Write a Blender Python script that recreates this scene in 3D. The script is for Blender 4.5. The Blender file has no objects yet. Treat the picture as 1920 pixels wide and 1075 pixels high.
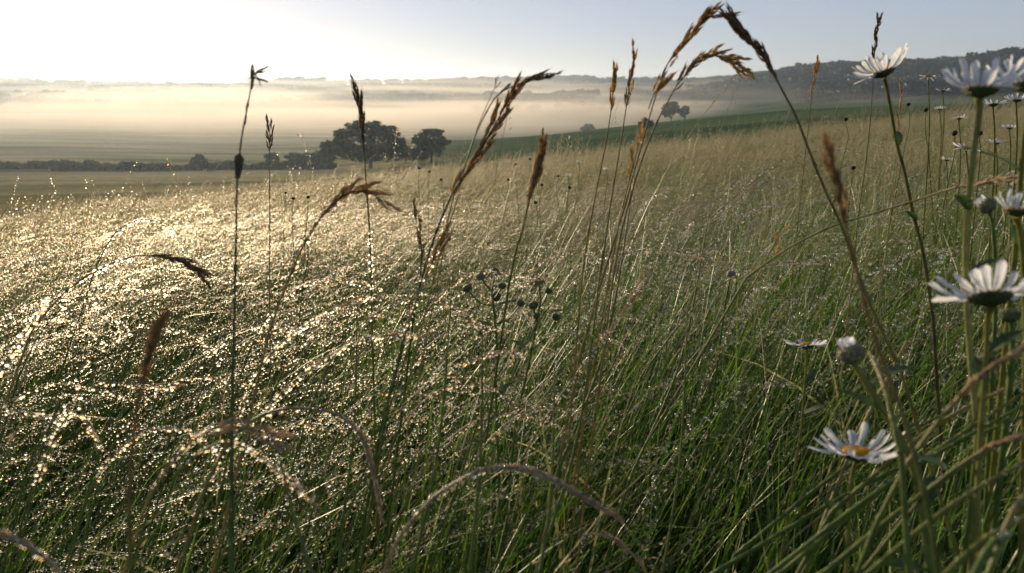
import bpy, math, random
import numpy as np
from mathutils import Vector, Matrix, Quaternion
random.seed(7); R = np.random.default_rng(11)
sc = bpy.context.scene; COL = sc.collection
PI = math.pi

# ---------------------------------------------------------------- camera, sky, sun, exposure
H = 0.74; PITCH = math.radians(15.1); FPX = 1397.0; W, HH = 1920.0, 1075.0
cd = bpy.data.cameras.new('camera'); cam = bpy.data.objects.new('camera', cd); COL.objects.link(cam)
cam.location = (0, 0, H); cam.rotation_euler = (PI/2 - PITCH, 0, 0)
cd.sensor_width = 36; cd.lens = 36*FPX/W; cd.clip_start = 0.02; cd.clip_end = 20000
cd.dof.use_dof = True; cd.dof.focus_distance = 1.05; cd.dof.aperture_fstop = 11.5
sc.camera = cam
SUN_AZ = math.radians(-28.5); SUN_EL = math.radians(5.6)
wd = bpy.data.worlds.new('World'); sc.world = wd; wd.use_nodes = True
wn = wd.node_tree.nodes; wl = wd.node_tree.links; wn.clear()
sky = wn.new('ShaderNodeTexSky'); sky.sky_type = 'NISHITA'; sky.sun_disc = False
sky.sun_elevation = SUN_EL; sky.sun_rotation = SUN_AZ
sky.air_density = 0.7; sky.dust_density = 0.3; sky.ozone_density = 2.0; sky.altitude = 100
bg = wn.new('ShaderNodeBackground'); bg.inputs['Strength'].default_value = 0.115
wo = wn.new('ShaderNodeOutputWorld')
# the phone's tone curve and white balance on the sky: softer contrast between the sun side and the far side
gam = wn.new('ShaderNodeGamma'); gam.inputs['Gamma'].default_value = 0.42
bal = wn.new('ShaderNodeVectorMath'); bal.operation = 'MULTIPLY'; bal.inputs[1].default_value = (2.10, 2.02, 2.24)
wl.new(sky.outputs[0], gam.inputs[0]); wl.new(gam.outputs[0], bal.inputs[0]); wl.new(bal.outputs[0], bg.inputs[0]); wl.new(bg.outputs[0], wo.inputs[0])
sd = bpy.data.lights.new('sun', 'SUN'); sd.energy = 5.0; sd.angle = math.radians(0.55); sd.color = (1.0, 0.81, 0.53)
so = bpy.data.objects.new('sun', sd); COL.objects.link(so)
SUN = Vector((math.sin(SUN_AZ)*math.cos(SUN_EL), math.cos(SUN_AZ)*math.cos(SUN_EL), math.sin(SUN_EL)))
so.rotation_euler = SUN.to_track_quat('Z', 'Y').to_euler(); so.location = (0, 0, 100)
vs = sc.view_settings; vs.view_transform = 'Standard'; vs.look = 'None'; vs.gamma = 1; vs.use_curve_mapping = False
vs.exposure = 0.38
cy = sc.cycles
cy.max_bounces = 7; cy.diffuse_bounces = 3; cy.glossy_bounces = 2; cy.transmission_bounces = 4
cy.transparent_max_bounces = 12; cy.volume_bounces = 2; cy.sample_clamp_indirect = 3.0; cy.sample_clamp_direct = 0
cy.use_adaptive_sampling = True; cy.adaptive_threshold = 0.02; cy.use_denoising = True
cy.caustics_reflective = False; cy.caustics_refractive = False; cy.volume_max_steps = 128

# ---------------------------------------------------------------- picture <-> place
cp, sp_ = math.cos(PITCH), math.sin(PITCH)
def ray(px, py):
    x = px - W/2; u = HH/2 - py
    v = Vector((x, FPX*cp + u*sp_, u*cp - FPX*sp_)); return v.normalized()
def P(px, py, d): return Vector((0, 0, H)) + ray(px, py)*d
def elev_tan(px, py):
    v = ray(px, py); return v.z/math.hypot(v.x, v.y)
def azim(px, py=230):
    v = ray(px, py); return math.atan2(v.x, v.y)

# ---------------------------------------------------------------- terrain
CREST = 16.0
CREST_Y = {0: 372, 300: 352, 600: 326, 800: 306, 1000: 291, 1200: 271, 1500: 247, 1920: 192}   # where the near grass ends in the picture
cols = {0:   [(85,374),(130,347),(185,327),(230,318),(350,287),(500,262),(700,240),(950,214),(1200,192),(1500,168),(2000,153),(2600,166)],
        300: [(85,360),(130,343),(185,325),(230,318),(350,290),(500,265),(700,243),(950,216),(1200,194),(1500,170),(2000,163),(2600,172)],
        600: [(85,342),(130,332),(185,318),(230,308),(350,286),(500,262),(700,240),(950,214),(1200,194),(1500,172),(2000,158),(2600,170)],
        800: [(85,322),(130,314),(185,300),(240,284),(330,270),(480,262),(700,240),(950,213),(1200,192),(1500,170),(2000,152),(2600,165)],
        1000:[(85,304),(130,294),(185,276),(240,262),(320,254),(480,262),(700,242),(900,212),(1150,198),(1500,172),(2000,146),(2600,165)],
        1200:[(85,284),(130,272),(185,256),(240,244),(320,233),(450,240),(700,235),(900,206),(1100,188),(1400,162),(1700,152),(2600,165)],
        1500:[(85,252),(130,244),(185,228),(240,216),(320,204),(420,212),(600,205),(780,172),(980,130),(1200,134),(1700,150),(2600,165)],
        1920:[(85,204),(130,202),(185,198),(240,194),(320,192),(420,197),(600,185),(760,152),(930,116),(1200,121),(1700,140),(2600,160)]}
NR = 260
RG = np.exp(np.linspace(math.log(0.3), math.log(3400), NR))
def near_z(x, y): return 0.109*x - 0.080*y + 0.035*np.sin(x*1.1+0.4)*np.cos(y*0.8) + 0.02*np.sin(x*0.37+y*0.51)
rows = []; azs = []
for px, tab in sorted(cols.items()):
    a = azim(px); azs.append(a)
    rr = [0.3, 3, 10, CREST]; zz = [0.109*math.sin(a)*r - 0.080*math.cos(a)*r for r in rr]
    for r, dy in ((27, 34), (50, 24)): rr.append(r); zz.append(H + r*elev_tan(px, CREST_Y[px]+dy))
    for r, py in tab:
        rr.append(r); zz.append(H + r*elev_tan(px, py))
    rr.append(3400); zz.append(-40)
    z = np.interp(np.log(RG), np.log(rr), zz)
    k = np.exp(-np.linspace(-2, 2, 13)**2); k /= k.sum()
    zs = np.convolve(np.pad(z - RG*0, 6, mode='edge'), k, 'valid')
    far = np.clip((RG-14)/8, 0, 1); z = z*(1-far) + zs*far
    rows.append(z)
rows = np.array(rows); azs = np.array(azs)
lo_, hi_ = math.radians(-180), math.radians(180)
mid_row = (rows[0]+rows[-1])/2
azs = np.concatenate([[lo_, azs[0]-0.5], azs, [azs[-1]+0.5, hi_]])
rows = np.vstack([mid_row, rows[0], rows, rows[-1], mid_row])
TA = np.linspace(-PI, PI, 1441)
TZ = np.empty((len(TA), NR))
for j in range(NR):
    TZ[:, j] = np.interp(TA, azs, rows[:, j])
kk = np.exp(-np.linspace(-2, 2, 33)**2); kk /= kk.sum()
for j in range(NR):
    TZ[:, j] = np.convolve(np.pad(TZ[:, j], 16, mode='wrap'), kk, 'valid')
def gz(x, y):
    x = np.asarray(x, float); y = np.asarray(y, float)
    r = np.hypot(x, y).clip(0.31, 3390); a = np.arctan2(x, y)
    fa = (a+PI)/(2*PI)*(len(TA)-1); fr = (np.log(r)-math.log(0.3))/(math.log(3400)-math.log(0.3))*(NR-1)
    i = np.clip(fa.astype(int), 0, len(TA)-2); j = np.clip(fr.astype(int), 0, NR-2)
    u = fa-i; v = fr-j
    zf = (TZ[i,j]*(1-u)*(1-v)+TZ[i+1,j]*u*(1-v)+TZ[i,j+1]*(1-u)*v+TZ[i+1,j+1]*u*v)
    zn = near_z(x, y); b = np.clip((r-7)/9, 0, 1); b = b*b*(3-2*b)
    und = np.clip((r-60)/200, 0, 1)*(0.7*np.sin(x*0.013+1.3)*np.cos(y*0.017)+0.35*np.sin(x*0.05+y*0.03))
    return zn*(1-b) + zf*b + und
def g1(x, y): return float(gz(x, y))
def base_at(px, r, py=230):
    a = azim(px, py); x, y = math.sin(a)*r, math.cos(a)*r; return (x, y, g1(x, y))

# ---------------------------------------------------------------- mesh helpers
def arr_mesh(name, V, faces, mats=None, fm=None, color=None, smooth=True):
    """V (n,3); faces: list of (k,m) int arrays; fm: material index for each array; color (n,3)"""
    me = bpy.data.meshes.new(name)
    V = np.ascontiguousarray(V, np.float32); me.vertices.add(len(V)); me.vertices.foreach_set('co', V.ravel())
    lp = np.concatenate([f.ravel() for f in faces]).astype(np.int32)
    tot = np.concatenate([np.full(len(f), f.shape[1], np.int32) for f in faces])
    st = np.concatenate([[0], np.cumsum(tot)[:-1]]).astype(np.int32)
    me.loops.add(len(lp)); me.loops.foreach_set('vertex_index', lp)
    me.polygons.add(len(tot)); me.polygons.foreach_set('loop_start', st); me.polygons.foreach_set('loop_total', tot)
    if fm is not None:
        me.polygons.foreach_set('material_index', np.concatenate([np.full(len(f), m, np.int32) for f, m in zip(faces, fm)]))
    me.polygons.foreach_set('use_smooth', np.full(len(tot), smooth, bool))
    if color is not None:
        a = me.color_attributes.new('tint', 'FLOAT_COLOR', 'POINT')
        c = np.ones((len(V), 4), np.float32); c[:, :3] = color; a.data.foreach_set('color', c.ravel())
    me.update(calc_edges=True); me.validate()
    for m in (mats or []): me.materials.append(m)
    return me
class Acc:
    """collects geometry for one mesh"""
    def __init__(s): s.V=[]; s.C=[]; s.F={}; s.n=0
    def add(s, V, F, mi=0, C=None):
        V = np.asarray(V, float).reshape(-1, 3)
        if C is None: C = np.ones((len(V), 3))*0.5
        C = np.broadcast_to(np.asarray(C, float), (len(V), 3))
        s.V.append(V); s.C.append(C); F = np.asarray(F)
        s.F.setdefault((mi, F.shape[1]), []).append(F + s.n); s.n += len(V)
    def mesh(s, name, mats, smooth=True):
        ks = sorted(s.F); return arr_mesh(name, np.vstack(s.V), [np.vstack(s.F[k]) for k in ks], mats, [k[0] for k in ks], np.vstack(s.C), smooth)
def link(name, me, parent=None, loc=None, **kw):
    o = bpy.data.objects.new(name, me); COL.objects.link(o)
    if parent is not None: o.parent = parent
    if loc is not None: o.location = loc
    for k, v in kw.items(): o[k] = v
    return o
def thing(name, label, cat, loc=(0, 0, 0), group=None):
    o = link(name, None, None, loc, label=label, category=cat); o.empty_display_size = 0.02
    if group: o['group'] = group
    return o
def spline(pts, n):
    """Catmull-Rom through pts, n samples"""
    p = np.array([list(q) for q in pts], float); p = np.vstack([2*p[0]-p[1], p, 2*p[-1]-p[-2]])
    seg = len(p)-3; out = []
    for u in np.linspace(0, seg-1e-6, n):
        i = int(u); t = u-i; a, b, c, d = p[i:i+4]
        out.append(0.5*((2*b)+(-a+c)*t+(2*a-5*b+4*c-d)*t*t+(-a+3*b-3*c+d)*t**3))
    return np.array(out)
def resample(p, n):
    d = np.concatenate([[0], np.cumsum(np.linalg.norm(np.diff(p, axis=0), axis=1))]); u = np.linspace(0, d[-1], n)
    return np.stack([np.interp(u, d, p[:, k]) for k in range(3)], 1), d[-1]
def tube(acc, p, rad, sides=6, mi=0, C=None, ridge=0.0):
    p = np.asarray(p); n = len(p); rad = np.broadcast_to(rad, (n,))
    T = np.gradient(p, axis=0); T /= np.linalg.norm(T, axis=1)[:, None]+1e-12
    ref = np.array([0.31, 0.9, 0.27]); V = []
    A = np.cross(T, ref); A /= np.linalg.norm(A, axis=1)[:, None]+1e-12; B = np.cross(T, A)
    for k in range(sides):
        a = 2*PI*k/sides; rr = rad*(1+ridge*(k % 2))
        V.append(p + (A*math.cos(a)+B*math.sin(a))*rr[:, None])
    V = np.stack(V, 1).reshape(-1, 3); F = []
    i = np.arange(n-1)[:, None]; k = np.arange(sides)[None]
    F = np.stack([i*sides+k, i*sides+(k+1) % sides, (i+1)*sides+(k+1) % sides, (i+1)*sides+k], -1).reshape(-1, 4)
    if C is not None:
        C = np.asarray(C, float)
        if C.ndim == 2 and len(C) == n: C = np.repeat(C, sides, 0)
    acc.add(V, F, mi, C)
def ico(sub):
    t = (1+5**.5)/2
    v = [(-1,t,0),(1,t,0),(-1,-t,0),(1,-t,0),(0,-1,t),(0,1,t),(0,-1,-t),(0,1,-t),(t,0,-1),(t,0,1),(-t,0,-1),(-t,0,1)]
    f = [(0,11,5),(0,5,1),(0,1,7),(0,7,10),(0,10,11),(1,5,9),(5,11,4),(11,10,2),(10,7,6),(7,1,8),(3,9,4),(3,4,2),(3,2,6),(3,6,8),(3,8,9),(4,9,5),(2,4,11),(6,2,10),(8,6,7),(9,8,1)]
    v = [np.array(q, float)/np.linalg.norm(q) for q in v]
    for _ in range(sub):
        nf = []; c = {}
        def m(a, b):
            k = (min(a, b), max(a, b))
            if k not in c:
                q = v[a]+v[b]; v.append(q/np.linalg.norm(q)); c[k] = len(v)-1
            return c[k]
        for a, b, d in f:
            x, y, z = m(a, b), m(b, d), m(d, a); nf += [(a, x, z), (b, y, x), (d, z, y), (x, y, z)]
        f = nf
    return np.array(v), np.array(f)
OCT = (np.array([(1,0,0),(-1,0,0),(0,1,0),(0,-1,0),(0,0,1),(0,0,-1)], float), np.array([(0,2,4),(2,1,4),(1,3,4),(3,0,4),(2,0,5),(1,2,5),(3,1,5),(0,3,5)]))
ICO0, ICO1, ICO2 = ico(0), ico(1), ico(2)
def blobs(acc, pos, rad, tmpl, mi=0, C=None):
    V, F = tmpl; n = len(pos); rad = np.asarray(rad).reshape(-1, 1)
    if rad.shape[0] == 1: rad = np.repeat(rad, n, 0)
    rad3 = np.stack([rad]*3, -1).reshape(n, 1, 3)
    VV = pos[:, None]+V[None]*rad3
    FF = (F[None]+(np.arange(n)*len(V))[:, None, None]).reshape(-1, 3)
    if C is not None and len(np.shape(C)) == 2: C = np.repeat(C, len(V), 0)
    acc.add(VV.reshape(-1, 3), FF, mi, C)

# ---------------------------------------------------------------- materials
def nm(name):
    m = bpy.data.materials.new(name); m.use_nodes = True; nt = m.node_tree; nt.nodes.clear()
    return m, nt.nodes, nt.links, nt.nodes.new('ShaderNodeOutputMaterial')
def plant_mat(name, color=None, transl=0.45, rough=0.4, spec=0.5, noise=60, vary=0.35, bump=0.0, tgain=1.25):
    m, N, L, out = nm(name)
    if color is None:
        c = N.new('ShaderNodeAttribute'); c.attribute_name = 'tint'; cs = c.outputs['Color']
    else:
        c = N.new('ShaderNodeRGB'); c.outputs[0].default_value = (*color, 1); cs = c.outputs[0]
    geo = N.new('ShaderNodeNewGeometry')
    nz = N.new('ShaderNodeTexNoise'); nz.inputs['Scale'].default_value = noise; nz.inputs['Detail'].default_value = 3
    L.new(geo.outputs['Position'], nz.inputs['Vector'])
    mr = N.new('ShaderNodeMapRange'); mr.inputs[1].default_value = 0.3; mr.inputs[2].default_value = 0.7
    mr.inputs[3].default_value = 1-vary; mr.inputs[4].default_value = 1+vary
    L.new(nz.outputs[0], mr.inputs[0])
    mx = N.new('ShaderNodeVectorMath'); mx.operation = 'SCALE'; L.new(cs, mx.inputs[0]); L.new(mr.outputs[0], mx.inputs['Scale'])
    p = N.new('ShaderNodeBsdfPrincipled'); L.new(mx.outputs[0], p.inputs['Base Color'])
    p.inputs['Roughness'].default_value = rough; p.inputs['Specular IOR Level'].default_value = spec
    if bump:
        b = N.new('ShaderNodeBump'); b.inputs['Strength'].default_value = bump; b.inputs['Distance'].default_value = 0.001
        n2 = N.new('ShaderNodeTexNoise'); n2.inputs['Scale'].default_value = noise*12
        tc = N.new('ShaderNodeTexCoord'); L.new(tc.outputs['Object'], n2.inputs['Vector']); L.new(n2.outputs[0], b.inputs['Height']); L.new(b.outputs[0], p.inputs['Normal'])
    if transl > 0:
        t = N.new('ShaderNodeBsdfTranslucent'); g = N.new('ShaderNodeVectorMath'); g.operation = 'SCALE'; g.inputs['Scale'].default_value = tgain
        L.new(mx.outputs[0], g.inputs[0]); L.new(g.outputs[0], t.inputs[0])
        mix = N.new('ShaderNodeMixShader'); mix.inputs[0].default_value = transl
        L.new(p.outputs[0], mix.inputs[1]); L.new(t.outputs[0], mix.inputs[2]); L.new(mix.outputs[0], out.inputs[0])
    else: L.new(p.outputs[0], out.inputs[0])
    return m
def drop_mat():
    # a water drop as one refracting interface: its outside bends the light, its inside lets it through
    m, N, L, out = nm('dew_water')
    g = N.new('ShaderNodeBsdfAnisotropic') if hasattr(bpy.types, 'ShaderNodeBsdfAnisotropic') else N.new('ShaderNodeBsdfGlossy')
    g.inputs['Roughness'].default_value = 0.2; g.inputs['Color'].default_value = (1, 1, 1, 1)
    tr = N.new('ShaderNodeBsdfTransparent'); tb = N.new('ShaderNodeBsdfTransparent')
    rf = N.new('ShaderNodeBsdfRefraction'); rf.inputs['Color'].default_value = (1, 1, 1, 1); rf.inputs['Roughness'].default_value = 0.85; rf.inputs['IOR'].default_value = 1.5
    a = N.new('ShaderNodeMixShader'); a.inputs[0].default_value = 0.8; L.new(tr.outputs[0], a.inputs[1]); L.new(rf.outputs[0], a.inputs[2])
    b = N.new('ShaderNodeMixShader'); b.inputs[0].default_value = 0.15; L.new(a.outputs[0], b.inputs[1]); L.new(g.outputs[0], b.inputs[2])
    geo = N.new('ShaderNodeNewGeometry')
    cr = N.new('ShaderNodeValToRGB'); e = cr.color_ramp.elements; e[0].color = (1.0, 0.62, 0.36, 1); e[1].color = (0.85, 0.93, 1.0, 1); q = e.new(0.22); q.color = (1.0, 0.86, 0.66, 1); q = e.new(0.7); q.color = (1, 0.97, 0.9, 1)
    L.new(geo.outputs['Random Per Island'], cr.inputs[0]); L.new(cr.outputs[0], rf.inputs['Color'])
    c = N.new('ShaderNodeMixShader'); L.new(geo.outputs['Backfacing'], c.inputs[0]); L.new(b.outputs[0], c.inputs[1]); L.new(tb.outputs[0], c.inputs[2])
    L.new(c.outputs[0], out.inputs[0]); return m
M_blade = plant_mat('grass_blade', None, 0.45, 0.40, 0.45, 9, 0.35)
M_far = plant_mat('far_grass', None, 0.6, 0.5, 0.4, 0.9, 0.35)
M_dew = drop_mat()
M_stem = plant_mat('stem', None, 0.3, 0.45, 0.25, 140, 0.3, 0.3)
M_husk_dark = plant_mat('dark_husk', (0.24, 0.16, 0.075), 0.5, 0.55, 0.3, 350, 0.55, 0.5)
M_husk_gold = plant_mat('golden_husk', (0.56, 0.40, 0.16), 0.6, 0.55, 0.3, 350, 0.5, 0.5)
M_husk_pale = plant_mat('pale_husk', (0.56, 0.43, 0.27), 0.5, 0.55, 0.3, 350, 0.45, 0.5)
M_husk_brown = plant_mat('brown_husk', (0.46, 0.33, 0.17), 0.6, 0.6, 0.25, 350, 0.5, 0.5)
M_petal = plant_mat('white_petal', (0.84, 0.84, 0.86), 0.5, 0.5, 0.3, 300, 0.06, 0.2, 1.0)
M_disc = plant_mat('yellow_disc', (0.75, 0.38, 0.02), 0.1, 0.6, 0.2, 900, 0.3, 0.6)
M_green = plant_mat('green_cup', (0.075, 0.095, 0.028), 0.15, 0.5, 0.4, 500, 0.4, 0.5)
M_leaf = plant_mat('green_leaf', (0.07, 0.12, 0.025), 0.45, 0.45, 0.4, 120, 0.35, 0.4)
M_tree = plant_mat('tree_leaf', None, 0.2, 0.6, 0.2, 0.25, 0.4)
M_bark = plant_mat('bark', (0.07, 0.055, 0.04), 0, 0.8, 0.2, 3, 0.4)

def ground_mat():
    m, N, L, out = nm('meadow_ground')
    geo = N.new('ShaderNodeNewGeometry'); sep = N.new('ShaderNodeSeparateXYZ'); L.new(geo.outputs['Position'], sep.inputs[0])
    comb = N.new('ShaderNodeCombineXYZ'); L.new(sep.outputs[0], comb.inputs[0]); L.new(sep.outputs[1], comb.inputs[1])
    ln = N.new('ShaderNodeVectorMath'); ln.operation = 'LENGTH'; L.new(comb.outputs[0], ln.inputs[0])
    def noise(scale, vec=None, detail=5):
        n = N.new('ShaderNodeTexNoise'); n.inputs['Scale'].default_value = scale; n.inputs['Detail'].default_value = detail
        L.new(vec if vec else geo.outputs['Position'], n.inputs['Vector']); return n.outputs[0]
    def ramp(fac, stops):
        r = N.new('ShaderNodeValToRGB'); L.new(fac, r.inputs[0]); e = r.color_ramp.elements
        e[0].position, e[0].color = stops[0][0], (*stops[0][1], 1); e[1].position, e[1].color = stops[-1][0], (*stops[-1][1], 1)
        for p_, c_ in stops[1:-1]:
            q = e.new(p_); q.color = (*c_, 1)
        return r.outputs[0]
    def mix(f, a, b):
        q = N.new('ShaderNodeMix'); q.data_type = 'RGBA'; L.new(f, q.inputs[0]); L.new(a, q.inputs[6]); L.new(b, q.inputs[7]); return q.outputs[2]
    def mrange(v, a, b):
        q = N.new('ShaderNodeMapRange'); q.interpolation_type = 'SMOOTHSTEP'; q.inputs[1].default_value = a; q.inputs[2].default_value = b; L.new(v, q.inputs[0]); return q.outputs[0]
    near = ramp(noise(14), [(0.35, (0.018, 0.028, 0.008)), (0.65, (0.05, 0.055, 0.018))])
    sc_ = N.new('ShaderNodeMapping'); sc_.inputs['Scale'].default_value = (0.25, 1.0, 1.0); sc_.inputs['Rotation'].default_value = (0, 0, 0.12)
    L.new(geo.outputs['Position'], sc_.inputs[0])
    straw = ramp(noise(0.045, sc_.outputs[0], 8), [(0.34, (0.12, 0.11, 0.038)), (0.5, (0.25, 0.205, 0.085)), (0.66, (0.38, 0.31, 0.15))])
    green = ramp(noise(0.03, sc_.outputs[0], 8), [(0.32, (0.030, 0.055, 0.016)), (0.5, (0.06, 0.092, 0.026)), (0.7, (0.105, 0.13, 0.04))])
    fine = noise(0.6, None, 6)
    # the far side of the hill to the right is a greener pasture; on the left it is drier
    side = N.new('ShaderNodeMath'); side.operation = 'MULTIPLY_ADD'; L.new(sep.outputs[1], side.inputs[0]); side.inputs[1].default_value = 0.10; L.new(sep.outputs[0], side.inputs[2])
    rgt = mrange(side.outputs[0], -18, 14)
    field = mix(rgt, straw, green)
    wood = ramp(noise(0.05, None, 4), [(0.35, (0.014, 0.024, 0.016)), (0.7, (0.026, 0.040, 0.026))])
    vd = N.new('ShaderNodeMath'); vd.operation = 'MULTIPLY'
    L.new(mrange(ln.outputs['Value'], 620, 800), vd.inputs[0]); vd.inputs[1].default_value = 0.9
    field2 = mix(vd.outputs[0], field, wood)
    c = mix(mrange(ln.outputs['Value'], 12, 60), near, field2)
    fs = N.new('ShaderNodeMapRange'); L.new(fine, fs.inputs[0]); fs.inputs[1].default_value = 0.3; fs.inputs[2].default_value = 0.7; fs.inputs[3].default_value = 0.75; fs.inputs[4].default_value = 1.25
    q = N.new('ShaderNodeVectorMath'); q.operation = 'SCALE'; L.new(c, q.inputs[0]); L.new(fs.outputs[0], q.inputs['Scale'])
    p = N.new('ShaderNodeBsdfPrincipled'); p.inputs['Roughness'].default_value = 1.0; p.inputs['Specular IOR Level'].default_value = 0.0
    L.new(q.outputs[0], p.inputs['Base Color'])
    b = N.new('ShaderNodeBump'); b.inputs['Strength'].default_value = 0.7; b.inputs['Distance'].default_value = 0.5; L.new(noise(0.5, None, 8), b.inputs['Height']); L.new(b.outputs[0], p.inputs['Normal'])
    L.new(p.outputs[0], out.inputs[0]); return m
def volume_mat(name, dens, color=(0.95, 0.97, 1.0), g=0.6, build=None):
    m, N, L, out = nm(name)
    v = N.new('ShaderNodeVolumePrincipled'); v.inputs['Color'].default_value = (*color, 1); v.inputs['Density'].default_value = dens
    v.inputs['Anisotropy'].default_value = g; L.new(v.outputs[0], out.inputs['Volume'])
    if build: build(N, L, v)
    return m

# ---------------------------------------------------------------- ground sheet
na = 721; ga = np.linspace(-PI, PI, na)[:-1]
# finer azimuth steps in the half we look at
ga = np.concatenate([np.linspace(-PI, -0.8, 60)[:-1], np.linspace(-0.8, 0.8, 420)[:-1], np.linspace(0.8, PI, 60)[:-1]])
gr = np.exp(np.linspace(math.log(0.31), math.log(3380), 240))
AA, RR = np.meshgrid(ga, gr, indexing='ij'); X = np.sin(AA)*RR; Y = np.cos(AA)*RR
V = np.stack([X, Y, gz(X, Y)], -1).reshape(-1, 3); na_, nr_ = AA.shape
i = np.arange(na_)[:, None]; j = np.arange(nr_-1)[None]
F = np.stack([i*nr_+j, ((i+1) % na_)*nr_+j, ((i+1) % na_)*nr_+j+1, i*nr_+j+1], -1).reshape(-1, 4)
cidx = len(V); V = np.vstack([V, [0, 0, g1(0, 0)]])
ii = np.arange(na_); T3 = np.stack([ii*nr_, np.full(na_, cidx), ((ii+1) % na_)*nr_], -1)
# skirt: the sheet goes on, low and flat, past the last ridge
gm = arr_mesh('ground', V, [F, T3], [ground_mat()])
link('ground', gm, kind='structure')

# ---------------------------------------------------------------- haze and valley mist
zmin = float(TZ[:, :].min())-3.0
def box_mesh(name, x0, x1, y0, y1, z0, z1, mat):
    v = np.array([(x, y, z) for x in (x0, x1) for y in (y0, y1) for z in (z0, z1)], float)
    f = np.array([(0,1,3,2),(4,6,7,5),(0,4,5,1),(2,3,7,6),(0,2,6,4),(1,5,7,3)]); return arr_mesh(name, v, [f], [mat], smooth=False)
HAZE = True
if HAZE:
    link('haze', box_mesh('haze', -3500, 3500, -3500, 3500, zmin-1, 62, volume_mat('haze_air', 0.00020, (0.64, 0.78, 0.97), 0.55)),
         label='thin pale morning haze filling the air over the whole valley', category='haze', kind='stuff')
def mist_nodes(N, L, v):
    geo = N.new('ShaderNodeNewGeometry'); tc = N.new('ShaderNodeTexCoord')
    mp = N.new('ShaderNodeMapping'); mp.inputs['Scale'].default_value = (0.0026, 0.0055, 0.055); L.new(tc.outputs['Object'], mp.inputs[0])
    n = N.new('ShaderNodeTexNoise'); n.inputs['Scale'].default_value = 1.0; n.inputs['Detail'].default_value = 5; n.inputs['Roughness'].default_value = 0.55; L.new(mp.outputs[0], n.inputs['Vector'])
    sep = N.new('ShaderNodeSeparateXYZ'); L.new(tc.outputs['Object'], sep.inputs[0])
    zt = N.new('ShaderNodeMapRange'); zt.inputs[1].default_value = 20; zt.inputs[2].default_value = -30; zt.inputs[3].default_value = -0.14; zt.inputs[4].default_value = 0.14; L.new(sep.outputs[2], zt.inputs[0])
    ad = N.new('ShaderNodeMath'); ad.operation = 'ADD'; L.new(n.outputs[0], ad.inputs[0]); L.new(zt.outputs[0], ad.inputs[1])
    mr = N.new('ShaderNodeMapRange'); mr.interpolation_type = 'SMOOTHSTEP'; mr.inputs[1].default_value = 0.49; mr.inputs[2].default_value = 0.60; L.new(ad.outputs[0], mr.inputs[0])
    zr = N.new('ShaderNodeMapRange'); zr.interpolation_type = 'SMOOTHSTEP'; L.new(sep.outputs[2], zr.inputs[0])
    zr.inputs[1].default_value = 20; zr.inputs[2].default_value = 2; zr.inputs[3].default_value = 0; zr.inputs[4].default_value = 1
    yr = N.new('ShaderNodeMapRange'); yr.interpolation_type = 'SMOOTHSTEP'; L.new(sep.outputs[1], yr.inputs[0])
    yr.inputs[1].default_value = 220; yr.inputs[2].default_value = 700
    yf = N.new('ShaderNodeMapRange'); yf.interpolation_type = 'SMOOTHSTEP'; L.new(sep.outputs[1], yf.inputs[0])
    yf.inputs[1].default_value = 1700; yf.inputs[2].default_value = 1200
    a = N.new('ShaderNodeMath'); a.operation = 'MULTIPLY'; L.new(mr.outputs[0], a.inputs[0]); L.new(zr.outputs[0], a.inputs[1])
    b = N.new('ShaderNodeMath'); b.operation = 'MULTIPLY'; L.new(a.outputs[0], b.inputs[0]); L.new(yr.outputs[0], b.inputs[1])
    b2 = N.new('ShaderNodeMath'); b2.operation = 'MULTIPLY'; L.new(b.outputs[0], b2.inputs[0]); L.new(yf.outputs[0], b2.inputs[1])
    c = N.new('ShaderNodeMath'); c.operation = 'MULTIPLY'; L.new(b2.outputs[0], c.inputs[0]); c.inputs[1].default_value = 0.0021
    L.new(c.outputs[0], v.inputs['Density'])
MIST = True
if MIST:
    mo = link('valley_mist', box_mesh('valley_mist', -1700, 1300, 210, 1760, zmin+0.5, 21, volume_mat('mist', 0.004, (1.0, 0.89, 0.78), 0.42, mist_nodes)),
         label='low banks of white mist lying along the valley floor', category='mist', kind='stuff')

# ---------------------------------------------------------------- trees, hedges and woods
def leaf_quads(acc, pos, size, nrm=None, col=(0.04, 0.06, 0.025), colvar=0.3, rng=R):
    n = len(pos); q = rng.normal(size=(n, 3))
    if nrm is not None: q = q*0.8 + nrm
    q /= np.linalg.norm(q, axis=1)[:, None]; h = rng.normal(size=(n, 3)); a = np.cross(q, h); a /= np.linalg.norm(a, axis=1)[:, None]; b = np.cross(q, a)
    s = (size*rng.uniform(0.6, 1.4, n))[:, None]
    V = np.stack([pos-a*s, pos+b*s*0.6+q*s*0.15, pos+a*s, pos-b*s*0.6+q*s*0.15], 1)
    C = np.array(col)*(1+colvar*rng.uniform(-1, 1, (n, 1))); acc.add(V.reshape(-1, 3), np.arange(4*n).reshape(n, 4), 0, np.repeat(C, 4, 0))
def lobe_points(lobes, n, rng=R):
    w = np.array([l[3]*l[4] for l in lobes]); w = w/w.sum(); ks = rng.choice(len(lobes), n, p=w); L_ = np.array(lobes)[ks]
    d = rng.normal(size=(n, 3)); d /= np.linalg.norm(d, axis=1)[:, None]; d[:, 2] = np.where(d[:, 2] < -0.5, -d[:, 2], d[:, 2])
    rr = rng.uniform(0.45, 1.08, n)**0.6
    lump = 1+0.16*np.sin(d[:, 0]*7+ks)*np.sin(d[:, 1]*6+ks*2)+0.12*np.sin(d[:, 2]*9+ks)
    return L_[:, :3]+d*np.stack([L_[:, 3], L_[:, 3], L_[:, 4]], 1)*(rr*lump)[:, None], d
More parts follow.
